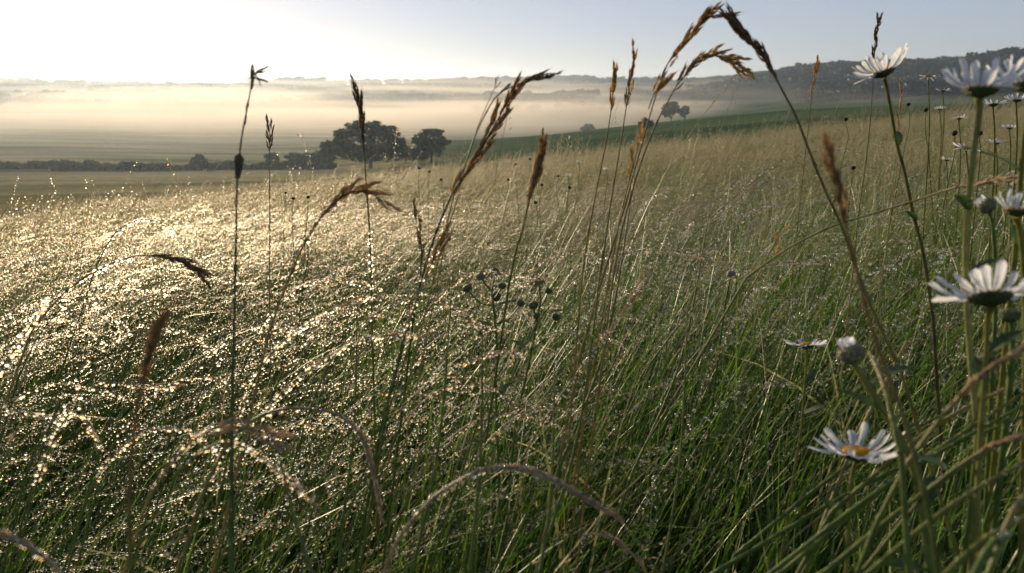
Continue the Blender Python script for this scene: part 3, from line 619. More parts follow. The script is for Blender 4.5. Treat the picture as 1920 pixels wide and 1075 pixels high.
# -- left side
stalk('tall dark stalk left of centre with its seed head snapped over at the tip', [(474, 140), (466, 190), (456, 240), (449, 290), (444, 350), (443, 420), (441, 520), (438, 640), (435, 800), (434, 1000), (434, 1090)], 0.50, 0.40, (0.0, 0.12), 5, 0.010, 'dark', ('dark', 'green'), (0.0006, 0.0014), 0.1, sheath=(0.19, 0.27, 2.1, 'dark'), dew=(60, .35, .95, .0003, .0007), side=.0006)
stalk('bent-over spikelet tuft hooked on the tip of the tall dark stalk', [(488, 162), (486, 150), (480, 141), (474, 141)], 0.497, 0.50, (0.05, .8), 4, 0.009, 'dark', ('dark', 'dark'), (0.0003, 0.0004), .5, group=None, extend=False, name='seed_head', cat='seed head')
stalk('short upright seed head on a thin stem just right of the tall dark stalk', [(504, 228), (506, 260), (505, 300), (506, 420), (505, 560)], 0.95, 1.0, (0.0, 0.19), 10, 0.016, 'dark', ('dark', 'straw'), (0.0005, 0.0008), .25)
stalk('dark pointed seed head upright in front of the large tree', [(668, 170), (676, 205), (680, 245), (684, 300), (687, 350), (692, 420), (695, 500), (697, 600)], 0.62, 0.66, (0.0, 0.25), 13, 0.015, 'dark', ('dark', 'olive'), (0.0005, 0.0011), .15, dew=(40, .5, .95, .0007, .0016), side=.0012)
stalk('drooping mauve brown seed head arching below the large tree', [(720, 379), (700, 364), (672, 358), (645, 366), (615, 392), (590, 425), (565, 470), (535, 540), (505, 620)], 0.42, 0.46, (0.0, 0.40), 15, 0.013, 'brown', ('dark', 'straw'), (0.0006, 0.0010), .22, side=.001, dew=(36, .0, .9, .0005, .0011))
stalk('large leaning purple brown seed head reaching up right of the large tree', [(968, 168), (952, 192), (930, 230), (905, 275), (880, 315), (856, 350), (838, 385), (820, 430), (800, 490), (775, 580), (745, 690), (715, 800)], 0.50, 0.55, (0.0, 0.33), 26, 0.0165, 'brown', ('dark', 'green'), (0.0007, 0.0013), .24, side=.002, dew=(110, .3, .98, .0005, .0013))
stalk('slender branch of dark spikelets pointing right above the leaning seed head', [(1020, 145), (985, 153), (955, 165), (932, 180), (915, 205), (893, 250), (872, 310), (850, 370)], 0.50, 0.52, (0.0, 0.28), 7, 0.014, 'dark', ('dark', 'straw'), (0.0004, 0.0006), .12, side=.0008)
stalk('bare wiry stem with one tiny spikelet crossing the leaning seed head', [(936, 140), (925, 170), (905, 215), (888, 260), (870, 320), (855, 380), (840, 430)], 0.56, 0.58, (0.04, 0.09), 2, 0.007, 'dark', ('dark', 'straw'), (0.0003, 0.0006), .6)
stalk('pale brown pointed seed head upright right of the leaning one', [(1018, 266), (1012, 300), (1000, 345), (990, 385), (980, 430), (968, 470), (955, 530)], 0.52, 0.56, (0.0, 0.45), 15, 0.015, 'brown', ('straw', 'green'), (0.0006, 0.0010), .14, side=.001)
stalk('stubby seed head with gold hairs at the centre above the beaded grass', [(840, 436), (825, 462), (806, 500), (790, 540), (772, 590), (750, 660), (730, 740)], 0.50, 0.52, (0.0, 0.26), 10, 0.012, 'brown', ('straw', 'green'), (0.0006, 0.0012), .3, dew=(50, .1, .8, .0005, .0012))
stalk('thin dark spikelet standing just left of the stubby gold seed head', [(785, 410), (788, 440), (790, 480), (786, 540), (775, 600)], 0.56, 0.56, (0.0, 0.4), 5, 0.013, 'dark', ('dark', 'green'), (0.0005, 0.001), .1)
stalk('blurred brown seed head very near the lens at lower left', [(296, 614), (284, 650), (272, 695), (262, 735), (256, 780), (246, 860), (242, 960), (246, 1080)], 0.27, 0.30, (0.0, 0.26), 12, 0.011, 'brown', ('orange', 'green'), (0.0006, 0.0010), .12, side=.0008)
stalk('dark seed head lying level over the glittering grass at far left', [(384, 530), (368, 508), (345, 493), (318, 484), (288, 480), (255, 480), (215, 492), (160, 520), (110, 560), (60, 620)], 0.62, 0.66, (0.02, 0.36), 11, 0.018, 'dark', ('dark', 'straw'), (0.0005, 0.0009), .1, side=.001, dew=(40, .35, .8, .0006, .0013))
stalk('pale drooping seed head lying flat at lower left across the tall dark stem', [(522, 830), (498, 814), (465, 806), (430, 800), (395, 806), (360, 828), (320, 870), (280, 930)], 0.38, 0.40, (0.0, 0.5), 14, 0.012, 'pale', ('straw', 'straw'), (0.0005, 0.0008), .35, side=.0022, dew=(50, .1, .9, .0005, .0010))
stalk('smooth arching stem curving down to a tapered tip near the bottom centre', [(716, 972), (708, 930), (696, 870), (680, 825), (655, 792), (620, 774), (575, 766), (530, 768), (480, 785), (430, 830), (390, 900)], 0.46, 0.50, (0.0, 0.5), 34, 0.0090, 'pale', ('grey', 'olive'), (0.0008, 0.0011), .12, side=.0006, dew=(110, .25, .9, .0006, .0013))
stalk('big arching stem at the bottom centre ending in a smooth mauve tip', [(1160, 972), (1120, 948), (1070, 918), (1020, 892), (960, 877), (905, 882), (860, 902), (815, 932), (775, 975), (745, 1015), (718, 1080)], 0.36, 0.40, (0.0, 0.55), 46, 0.0078, 'pale', ('grey', 'straw'), (0.0006, 0.0012), .12, side=.0008, dew=(190, .15, .85, .0004, .0012, .0014))
stalk('twisted pale stem poking in from the bottom edge right of centre', [(1092, 1004), (1120, 1002), (1150, 1010), (1180, 1035), (1205, 1062), (1220, 1100)], 0.44, 0.44, (0.3, 0.9), 9, 0.008, 'pale', ('grey', 'straw'), (0.0006, 0.0009), .08, side=.0004, dew=(24, .0, .5, .0004, .0008))
stalk('grey beaded stem entering from the left edge at the very bottom', [(-20, 995), (20, 1008), (60, 1028), (100, 1060), (130, 1100)], 0.33, 0.33, (0.1, 0.7), 8, 0.008, 'pale', ('grey', 'grey'), (0.0008, 0.0009), .08, side=.0004, dew=(40, .2, 1, .0004, .0009))
# -- centre right
stalk('slim upright seed head left of the tall pair in front of the misty hill', [(1152, 137), (1150, 165), (1147, 195), (1140, 245), (1128, 310), (1114, 380), (1098, 470), (1088, 560)], 0.62, 0.68, (0.0, 0.17), 8, 0.014, 'gold', ('dark', 'straw'), (0.0005, 0.0009), .12, side=.0009)
stalk('taller slim upright seed head just left of the arching stalks', [(1190, 98), (1186, 130), (1180, 165), (1172, 215), (1162, 280), (1150, 350), (1138, 430), (1126, 520), (1110, 640)], 0.60, 0.66, (0.0, 0.20), 11, 0.015, 'gold', ('dark', 'straw'), (0.0005, 0.0010), .15, side=.001)
stalk('tallest arching seed head curving right at the top of the picture', [(1362, 30), (1335, 30), (1315, 40), (1296, 62), (1274, 88), (1256, 112), (1243, 142), (1230, 178), (1212, 240), (1192, 310), (1172, 385), (1146, 470), (1118, 560), (1085, 680)], 0.52, 0.60, (0.01, 0.18), 14, 0.0175, 'gold', ('dark', 'straw'), (0.0005, 0.0013), .2, side=.0014, dew=(30, .3, .8, .0003, .0008))
stalk('single side branch with two gold spikelets under the tallest arching head', [(1286, 84), (1272, 98), (1258, 112), (1246, 130), (1238, 150)], 0.522, 0.53, (0.05, 0.5), 3, 0.014, 'gold', ('dark', 'dark'), (0.0003, 0.0004), .2, group=None, extend=False, name='seed_head', cat='seed head')
stalk('fat gold spikelet tuft beside the fork of the arching stalks', [(1258, 136), (1246, 150), (1234, 164), (1224, 182), (1216, 205)], 0.528, 0.54, (0.05, 0.55), 6, 0.015, 'gold', ('dark', 'dark'), (0.0003, 0.0004), .15, group=None, extend=False, name='seed_head', cat='seed head')
stalk('second arching seed head drooping right over the misty hill', [(1393, 138), (1374, 120), (1352, 106), (1328, 106), (1304, 120), (1284, 142), (1264, 168), (1250, 195), (1236, 220), (1218, 262), (1200, 310), (1182, 370), (1164, 440), (1150, 520)], 0.53, 0.60, (0.0, 0.30), 22, 0.015, 'gold', ('dark', 'straw'), (0.0005, 0.0011), .22, side=.0016)
stalk('short gold seed head low between the arching stalks', [(1205, 246), (1198, 270), (1190, 300), (1182, 330), (1172, 370), (1160, 420)], 0.60, 0.62, (0.0, 0.6), 11, 0.013, 'gold', ('straw', 'straw'), (0.0005, 0.0009), .3, side=.0014)
stalk('big dark seed head hanging left from a stem that leans in from the right', [(1366, 30), (1384, 50), (1404, 72), (1424, 98), (1440, 122), (1450, 138), (1468, 172), (1492, 218), (1518, 285), (1545, 352), (1578, 425), (1604, 500), (1640, 590), (1690, 700)], 0.50, 0.52, (0.0, 0.20), 19, 0.0165, 'dark', ('dark', 'olive'), (0.0007, 0.0012), .17, side=.0012)
stalk('small thin seed head standing before the dark hill', [(1531, 122), (1528, 142), (1523, 168), (1519, 210), (1512, 270), (1502, 360)], 0.95, 1.0, (0.0, 0.25), 7, 0.015, 'gold', ('dark', 'straw'), (0.0004, 0.0007), .15, side=.001)
stalk('dark slender seed head rising behind the tilted daisy', [(1648, 33), (1644, 60), (1640, 90), (1638, 130), (1634, 200), (1624, 300), (1610, 400), (1598, 520), (1585, 640)], 0.78, 0.86, (0.0, 0.17), 9, 0.014, 'dark', ('dark', 'straw'), (0.0004, 0.0009), .16, side=.001)
stalk('pale thin seed head on the skyline right of the tilted daisy', [(1690, 168), (1688, 200), (1684, 225), (1686, 260), (1680, 330), (1668, 420)], 0.95, 1.0, (0.0, 0.3), 8, 0.013, 'pale', ('straw', 'straw'), (0.0004, 0.0007), .1, side=.0007)
stalk('blurred orange brown seed head close to the lens at right of centre', [(1556, 290), (1562, 325), (1574, 365), (1583, 405), (1590, 440), (1600, 475), (1610, 520), (1630, 600), (1660, 690), (1700, 800), (1740, 950)], 0.30, 0.33, (0.0, 0.21), 13, 0.0105, 'brown', ('orange', 'green'), (0.0006, 0.0011), .13, side=.0009)
stalk('grey feathery seed head leaning in level from the right edge', [(1945, 345), (1900, 338), (1860, 340), (1825, 346), (1780, 355), (1720, 375), (1640, 400), (1560, 425), (1480, 465), (1400, 520)], 0.50, 0.62, (0.0, 0.28), 12, 0.015, 'pale', ('grey', 'olive'), (0.0006, 0.0009), .08, side=.0008)
stalk('thick warm brown seed head slanting in from the right edge low down', [(1945, 630), (1912, 655), (1875, 680), (1840, 704), (1812, 728), (1795, 750), (1760, 790), (1715, 850), (1680, 910), (1640, 990)], 0.33, 0.36, (0.0, 0.45), 20, 0.0095, 'pale', ('straw', 'green'), (0.0007, 0.0011), .1, side=.0008, dew=(30, .0, .4, .0003, .0008))
stalk('second slanting seed head near the right edge below the first', [(1945, 822), (1900, 826), (1865, 836), (1835, 850), (1790, 880), (1740, 920)], 0.36, 0.38, (0.0, 0.5), 12, 0.009, 'pale', ('straw', 'green'), (0.0006, 0.0009), .1, side=.0008)
stalk('dry forked stalk with a frayed top in the sunlit patch at right', [(1462, 452), (1470, 430), (1445, 470), (1420, 520), (1395, 560)], 0.9, 0.95, (0.0, 0.3), 4, 0.016, 'gold', ('straw', 'straw'), (0.0006, 0.0009), .4)
# -- dewy arching grasses: strings of beads against the light
beads = [
 ('bright string of beads sweeping up to the right, broadest in the lower centre', [(1222, 508), (1190, 550), (1150, 610), (1105, 670), (1060, 730), (1020, 790), (985, 850), (950, 920)], .55, .60, 190, 15),
 ('beaded stem arching right across the upper centre', [(1130, 480), (1090, 474), (1050, 480), (1000, 500), (950, 540), (910, 600), (880, 670)], .75, .8, 110, 10),
 ('long thin beaded stem arching over the grass right of centre', [(1620, 290), (1580, 280), (1530, 283), (1480, 300), (1420, 335), (1360, 385), (1290, 450)], 1.1, 1.2, 90, 0),
 ('beaded stem curving up beside the lying dark seed head', [(350, 495), (335, 455), (310, 425), (275, 412), (240, 420), (210, 445), (180, 500)], .9, .9, 80, 0),
 ('heavy beaded stem arching across the left centre', [(720, 560), (680, 562), (630, 578), (580, 605), (530, 640), (490, 690), (455, 760), (430, 840)], .55, .55, 190, 12),
 ('lower beaded stem running parallel under the heavy one', [(800, 632), (740, 628), (680, 638), (620, 665), (570, 700), (520, 745), (470, 810)], .52, .52, 170, 10),
 ('beaded stem lying level from the centre towards the bud cluster', [(985, 668), (940, 662), (890, 672), (840, 695), (790, 730), (740, 780), (700, 840)], .52, .54, 120, 8),
 ('coarse beads on a stem rising at the left edge', [(90, 560), (70, 590), (45, 630), (10, 680), (-30, 740)], .55, .5, 90, 0),
 ('beaded stem falling to the right under the pale drooping head', [(590, 945), (560, 915), (520, 880), (480, 850), (430, 830), (380, 845), (330, 890)], .42, .42, 120, 6),
 ('beaded stem with a dark tip lying level at the right centre', [(1345, 488), (1300, 478), (1250, 470), (1190, 472), (1130, 490), (1070, 530), (1010, 600)], .70, .72, 120, 10),
 ('upper beaded stem of the right-leaning sheaf', [(1480, 372), (1430, 392), (1370, 430), (1300, 490), (1230, 560), (1170, 640)], .85, .85, 110, 6),
 ('beaded stem beside the right-leaning sheaf reaching the orange seed head', [(1560, 495), (1500, 492), (1430, 500), (1360, 530), (1290, 590), (1220, 680)], .72, .7, 130, 10),
 ('beaded stem low down pointing at the bottom left corner', [(190, 845), (170, 800), (150, 770), (120, 790), (90, 850), (60, 930)], .5, .5, 90, 6)]
for k, (lb, pts, d0, d1, nd, nh) in enumerate(beads):
    stalk(lb, pts, d0, d1, (0.0, 0.3), nh, 0.008, 'pale', ('straw', 'green'), (0.0004, 0.0008), .25, dew=(nd, 0.0, .80, .0005, .0014, .0012), group='dew-beaded arching grass stems', bare=(nh == 0), name='beaded_grass_stalk', cat='grass stalk', seed=k)
rb = random.Random(5)
for k in range(26):
    ax = 30+(k % 13)*82+rb.uniform(-35, 35); ay = (560 if k < 13 else 735)+rb.uniform(-55, 70); L_ = rb.uniform(.75, 1.15); d = .66-.12*(ay-500)/350+rb.uniform(-.03, .05)
    pts = [(ax+150*L_, ay+rb.uniform(5, 60)*L_), (ax+85*L_, ay+6), (ax, ay), (ax-70*L_, ay+38*L_), (ax-125*L_, ay+100*L_), (ax-165*L_, ay+185*L_)]
    stalk('one of the many bead-strung grass stems arching over the left and centre foreground', pts, d, d, (0, .3), (0, 5)[k % 2], .007, 'pale', ('straw', 'green'), (.0004, .0008), .2, dew=(int(rb.uniform(95, 150)), 0.0, .72, .0004, .00112, .0008), group='bead-strung stems of the foreground', bare=(k % 2 == 0), name='beaded_grass_stalk', cat='grass stalk', seed=60+k)
# -- thick stems crossing the lower right corner
for k, (a0, a1, b0, b1, d) in enumerate([(1945, 720, 1440, 1095, .44), (1945, 745, 1400, 1110, .42), (1945, 700, 1560, 960, .46), (1945, 790, 1520, 1095, .38), (1945, 770, 1330, 1080, .47), (1700, 640, 1500, 1095, .5), (1945, 850, 1600, 1100, .36), (1780, 770, 1380, 1040, .52), (1945, 900, 1850, 1090, .33), (1940, 960, 1740, 1110, .33), (1900, 1000, 1820, 1090, .3), (1630, 660, 1690, 860, .36)]):
    mx_, my_ = (a0+b0)/2, (a1+b1)/2-18-6*(k % 3)
    stalk(['straw green stem, topmost of the sheaf reaching down left from the right edge', 'thin green stem just under the topmost one of the lower right sheaf', 'pale straw stem starting highest at the right edge behind the sheaf', 'thick green stem crossing below the slanting brown seed head', 'long green stem reaching furthest left along the bottom of the sheaf', 'steep green stem dropping left of the bud stalk at lower right', 'thick pale stem low at the right edge of the lower right sheaf', 'slim green stem crossing right in front of the open daisy stalk', 'short green stem in the bottom right corner, left of two', 'straw stem in the bottom right corner under the second slanting seed head', 'steep stem rising out of the bottom right corner', 'blade-like stem crossing the bud stalk beneath the pale bud'][k], [(a0, a1, d*1.05), (mx_, my_, d), (b0, b1, d*.97)], d, d, (0, .1), 0, .01, 'pale', (('olive', 'green'), ('green', 'green'), ('straw', 'green'))[k % 3], (0.0010, 0.0013), bare=True, dew=(40, .05, .8, .0003, .0007), group='crossing stems in the lower right corner', name='crossing_grass_stalk', cat='grass stalk')
# upright near green stems in the lower half
for k, (x0, y0, x1, y1, d) in enumerate([(850, 500, 770, 1090, .50), (1130, 470, 1000, 1090, .55), (1190, 330, 1040, 900, .62), (1040, 700, 1010, 1090, .46), (1290, 560, 1240, 1090, .6), (520, 840, 590, 1090, .40), (670, 560, 640, 1000, .6), (1330, 400, 1180, 900, .7), (905, 560, 880, 1090, .5)]):
    stalk(['steep green stem rising left of the stubby gold seed head', 'steep green stem through the middle of the right-leaning beads', 'green stem continuing below the two slim upright seed heads', 'short green stem at bottom centre under the beaded sweep', 'green stem standing right of the broad string of beads', 'bent green stem at the bottom, right of the tall dark stalk', 'thin green stem hanging below the drooping mauve head', 'long green stem leaning below the second arching seed head', 'green stem just left of the larger budding plant'][k], [(x0, y0), ((x0*1.2+x1*.8)/2+6, (y0*.9+y1*1.1)/2), (x1, y1)], d*1.06, d, (0, .1), 0, .01, 'pale', ('olive', 'green'), (0.0008, 0.0013), bare=True, dew=(70, .02, .85, .0003, .0008), group='plain upright green stems', name='plain_grass_stalk', cat='grass stalk')

# -- daisies
def petal_mesh(seed, ln=1.0, curl=0.25, wid=0.235):
    rng = random.Random(seed); a = Acc(); nr, nc = 9, 9; V = []
    tw = rng.uniform(-.25, .25)
    for i in range(nr):
        t = i/(nr-1); w = wid*0.5*(0.42+0.58*math.sin(min(1, t*1.25)*PI/2))*(1 if t < .8 else math.sqrt(max(0.0, 1-((t-.8)/.215)**2))+.10)
        z = curl*t*t-0.05*math.sin(t*PI)
        for j in range(nc):
            u = (j/(nc-1)-.5)*2; zz = z+0.026*math.cos(u*PI*3)*math.sin(t*PI)+0.05*u*u*w/wid*2; notch = -0.03*(1 if j % 2 == 0 else -0.3) if i == nr-1 else 0
            y_ = u*w; V.append((t*ln+notch, y_*math.cos(tw*t)-0*zz, zz+y_*math.sin(tw*t)))
    F_ = [[i*nc+j, i*nc+j+1, (i+1)*nc+j+1, (i+1)*nc+j] for i in range(nr-1) for j in range(nc-1)]
    a.add(V, np.array(F_), 0); return a.mesh('petal', [M_petal])
PET = [petal_mesh(i, 1, c) for i, c in enumerate((0.10, 0.28, -0.12, 0.4))]
def lathe(acc, prof, n=20, bump=0.0, seed=0):
    rng = np.random.default_rng(seed); V = []
    for r, z in prof:
        for k in range(n): q = 1+bump*rng.uniform(-1, 1); V.append((r*q*math.cos(2*PI*k/n), r*q*math.sin(2*PI*k/n), z))
    m = len(prof); F_ = [[i*n+k, i*n+(k+1) % n, (i+1)*n+(k+1) % n, (i+1)*n+k] for i in range(m-1) for k in range(n)]; acc.add(V, np.array(F_), 0)
a = Acc(); lathe(a, [(1.0, -0.02), (1.0, 0.1), (0.9, 0.22), (0.7, 0.33), (0.4, 0.38), (0.15, 0.36), (0.0, 0.34)], 22)
gold = []
for k in range(230):
    r_ = math.sqrt((k+.5)/230)*0.97; th = k*2.39996; gold.append((r_*math.cos(th), r_*math.sin(th), 0.38*math.sqrt(max(0, 1-r_**2.6))+0.02-0.05*(r_ < .3)))
blobs(a, np.array(gold), 0.055, OCT, 0); DISC = a.mesh('disc', [M_disc])
a = Acc(); lathe(a, [(0.12, -0.62), (0.35, -0.56), (0.75, -0.40), (1.05, -0.16), (1.12, 0.02), (1.0, 0.06)], 22, .02)
for ring, (rr_, zz_) in enumerate([(1.02, -.22), (.85, -.38), (1.1, -.06)]):
    for k in range(18):
        th = 2*PI*(k+.5*(ring % 2))/18; c, s = math.cos(th), math.sin(th); b = np.array((rr_*c, rr_*s, zz_)); t_ = np.array((-s, c, 0)); o_ = np.array((c*.1, s*.1, .26))
        a.add([b-t_*.13+np.array((c, s, 0))*.03, b+t_*.13+np.array((c, s, 0))*.03, b+o_+np.array((c, s, 0))*.03], [[0, 1, 2]])
CUP = a.mesh('bract_cup', [M_green])
def leaf_mesh(seed):
    rng = random.Random(seed); V = []; F_ = []; n = 12
    for i in range(n):
        t = i/(n-1); w = 0.13*math.sin(t*PI)**.7*(1+.35*(i % 2))+.01; z = -0.35*t*t
        V += [(t, -w, z+.04), (t, 0, z), (t, w, z+.04)]
    F_ = [[i*3+j, i*3+j+1, i*3+j+4, i*3+j+3] for i in range(n-1) for j in range(2)]; a = Acc(); a.add(V, np.array(F_)); return a.mesh('leaf', [M_leaf])
LEAF = [leaf_mesh(i) for i in range(2)]
DAISY = 'ox-eye daisies in the meadow'
def daisy(label, px, py, d, diam, nrm, stem_pts, d_end, lift=(0.1, 0.5), npet=20, stem_r=0.0011, leaves=2, seed=0, missing=(), stemc=('olive', 'olive'), lens_=(.72, 1.1), droop_side=None, dew=30, group=DAISY, parts=True):
    rng = random.Random(seed+5); c = P(px, py, d); nv = Vector(nrm).normalized(); q = nv.to_track_quat('Z', 'Y')
    cr = diam*0.168   # disc radius
    pts = [c-nv*cr*.5]; m = len(stem_pts)
    w = [np.array(pts[0])]+[np.array(P(p_[0], p_[1], d+(d_end-d)*(i+1)/m)) for i, p_ in enumerate(stem_pts)]
    path, _ = resample(spline(w, 60), 60); path = to_ground(path); org = path[-1].copy()
    t = thing('daisy', label, 'daisy', org, group)
    a = Acc(); rr = np.interp(np.linspace(0, 1, len(path)), [0, .04, .15, 1], [stem_r*1.5, stem_r*1.05, stem_r, stem_r*1.25]); tube(a, path-org, rr, 8, 0, tcolor(path, *stemc), ridge=.12); link('stem', a.mesh('stem', [M_stem]), t)
    off = c-Vector(org)
    def put(nm__, me, loc, quat, s):
        o = link(nm__, me, t, loc); o.rotation_mode = 'QUATERNION'; o.rotation_quaternion = quat; o.scale = s; return o
    put('disc', DISC, off, q, (cr*.92, cr*.92, cr*.92)); put('bract_cup', CUP, off, q, (cr*.95, cr*.95, cr*.9))
    for k in range(npet):
        if k in missing: continue
        th = 2*PI*k/npet+rng.uniform(-.09, .09); lf = rng.uniform(*lift)
        rd = q @ Vector((math.cos(th), math.sin(th), 0))
        if droop_side is not None: lf += droop_side[0]*max(0, rd.dot(Vector(droop_side[1]).normalized()))
        qq = q @ Quaternion((0, 0, 1), th) @ Quaternion((0, 1, 0), -lf) @ Quaternion((1, 0, 0), rng.uniform(-.3, .3)); L_ = (diam*.5-cr*.8)*rng.uniform(*lens_)
        put('petal', PET[rng.randrange(4)], off+rd*cr*.8+nv*cr*(.02+.05*(k % 2)), qq, (L_, L_*rng.uniform(.8, 1.1), L_))
    for k in range(leaves):
        f = int((.25+.35*k/max(1, leaves)+rng.uniform(0, .1))*len(path)); az = rng.uniform(0, 6.28)
        put('leaf', LEAF[k % 2], Vector(path[f]-org), Quaternion((0, 0, 1), az) @ Quaternion((0, 1, 0), -.8), (.022, .022, .022))
    if dew: drops_on(t, path, dew, .1, .8, .00025, .0006, .0002, org, seed)
    return t
daisy('tilted white daisy seen from below against the sky, left of the big near one', 1655, 135, .62, .046, (-.30, .15, .94), [(1663, 165), (1672, 215), (1682, 270), (1698, 330), (1712, 400), (1732, 480), (1750, 600)], .70, (.15, .75), 23, .0011, stemc=('olive', 'dark'), seed=1, droop_side=(-.5, (-1, 0, -.3)))
daisy('large blurred white daisy on a thick pale stem at the upper right edge', 1838, 168, .42, .042, (.06, .10, .98), [(1836, 215), (1826, 290), (1816, 380), (1811, 460), (1812, 540), (1818, 650), (1830, 780)], .46, (.30, .95), 19, .0013, seed=2, stemc=('palegreen', 'palegreen'))
daisy('white daisy cut by the right edge beside the large blurred one', 1932, 160, .46, .042, (.1, .2, .95), [(1925, 220), (1915, 320), (1905, 460)], .5, (.1, .5), 18, .0012, seed=21)
daisy('large white daisy seen from the side at the right edge, halfway down', 1856, 556, .40, .050, (.03, .50, .86), [(1852, 600), (1850, 660), (1846, 720), (1840, 800), (1835, 900)], .42, (.0, .42), 23, .0012, seed=3)
daisy('open white daisy showing its orange yellow disc at lower right', 1608, 850, .45, .050, (.03, .20, 1.0), [(1600, 880), (1594, 930), (1590, 1000), (1588, 1090)], .46, (-.10, .08), 25, .0010, seed=4, droop_side=(.4, (1, .6, 0)))
daisy('small flat white daisy deep in the grass above the lower right bud', 1512, 647, .68, .037, (-.05, .33, 1), [(1512, 680), (1508, 740), (1500, 820), (1490, 880)], .70, (-.12, .12), 18, .0009, seed=5)
daisy('half-open white daisy with upright short petals at the right edge', 1906, 395, .46, .034, (.1, .15, 1), [(1912, 430), (1918, 480), (1922, 560), (1925, 640)], .48, (.5, 1.2), 16, .0013, seed=6, lens_=(.6, .9))
far_d = [('small daisy with drooping petals on the skyline between the two big daisies', 1741, 142, 1.45, (0, -.25, 1), (-.6, -.2), (1740, 300)),
 ('tiny daisy low on the skyline left of the large near daisy', 1798, 222, 1.6, (0, .1, 1), (.0, .4), (1800, 320)),
 ('small daisy with a yellow disc just left of the thick pale stem', 1812, 277, 1.1, (0, -.2, 1), (-.3, .1), (1818, 400)),
 ('small daisy seen edge-on behind the large near daisy', 1862, 196, 1.1, (0, .2, 1), (.0, .4), (1864, 320)),
 ('small daisy on the skyline at the right edge', 1906, 188, 1.15, (.1, .1, 1), (.1, .6), (1904, 320)),
 ('tiny pale daisy among the dark buds right of the pointed seed head', 1086, 305, 3.0, (.2, -.2, 1), (0, .3), (1084, 340)),
 ('tiny pale daisy just left of the two upright seed heads', 1066, 330, 2.6, (-.2, -.1, 1), (0, .3), (1064, 370)),
 ('tiny daisy in the tan grass left of the slim seed head', 1137, 318, 3.0, (0, -.2, 1), (0, .3), (1137, 350)),
 ('tiny daisy on the skyline above the pale thin seed head', 1762, 205, 2.2, (0, .1, 1), (0, .5), (1764, 280)),
 ('tiny daisy at the meadow edge under the drooping daisy', 1768, 170, 2.0, (.1, .1, 1), (-.2, .3), (1768, 260)),
 ('small daisy half hidden in the grass right of the thick pale stem', 1868, 268, 1.5, (.1, -.1, 1), (-.1, .3), (1868, 360)),
 ('tiny daisy in shade left of the half-open daisy', 1775, 300, 1.9, (.1, 0, 1), (0, .3), (1775, 380)),
 ('tiny daisy near the right edge above the level grey seed head', 1893, 240, 1.7, (0, .1, 1), (0, .4), (1893, 320))]
for k, (lb, px, py, d, nr, lf, se) in enumerate(far_d):
    daisy(lb, px, py, d, .031, nr, [(px+(se[0]-px)*.5+2, (py+se[1])/2), se], d*1.02, lf, 15, .0010, 0, seed=40+k, dew=0)
# -- buds
def bud_mesh(white, seed):
    a = Acc(); lathe(a, [(0.15, -.9), (.5, -.8), (.85, -.5), (1, -.1), (.96, .25), (.7, .55), (.3, .72), (0.02, .75)], 16, .03, seed)
    for ring, (rr_, zz_) in enumerate([(.9, -.55), (1.02, -.2), (1.0, .12), (.8, .42)]):
        for k in range(12):
            th = 2*PI*(k+.5*(ring % 2))/12; c, s = math.cos(th), math.sin(th); b = np.array((rr_*c, rr_*s, zz_)); t_ = np.array((-s, c, 0)); o_ = np.array((-c*.02, -s*.02, .36)); e = np.array((c, s, 0))*.05
            a.add([b-t_*.2+e, b+t_*.2+e, b+o_+e], [[0, 1, 2]])
    return a.mesh('bud', [M_green])
BUD = bud_mesh(False, 1); M_bg = plant_mat('pale_bud', (0.20, 0.19, 0.09), .15, .5, .4, 500, .35, .4); M_bud = plant_mat('green_bud', (0.12, 0.14, 0.05), .2, .5, .3, 500, .4, .5); BUD.materials.clear(); BUD.materials.append(M_bud); BUDP = bud_mesh(False, 2); BUDP.materials.clear(); BUDP.materials.append(M_bg)
M_dk = plant_mat('dark_bud', (0.025, 0.018, 0.012), .05, .6, .3, 500, .4, .4); BUDD = bud_mesh(False, 3); BUDD.materials.clear(); BUDD.materials.append(M_dk)
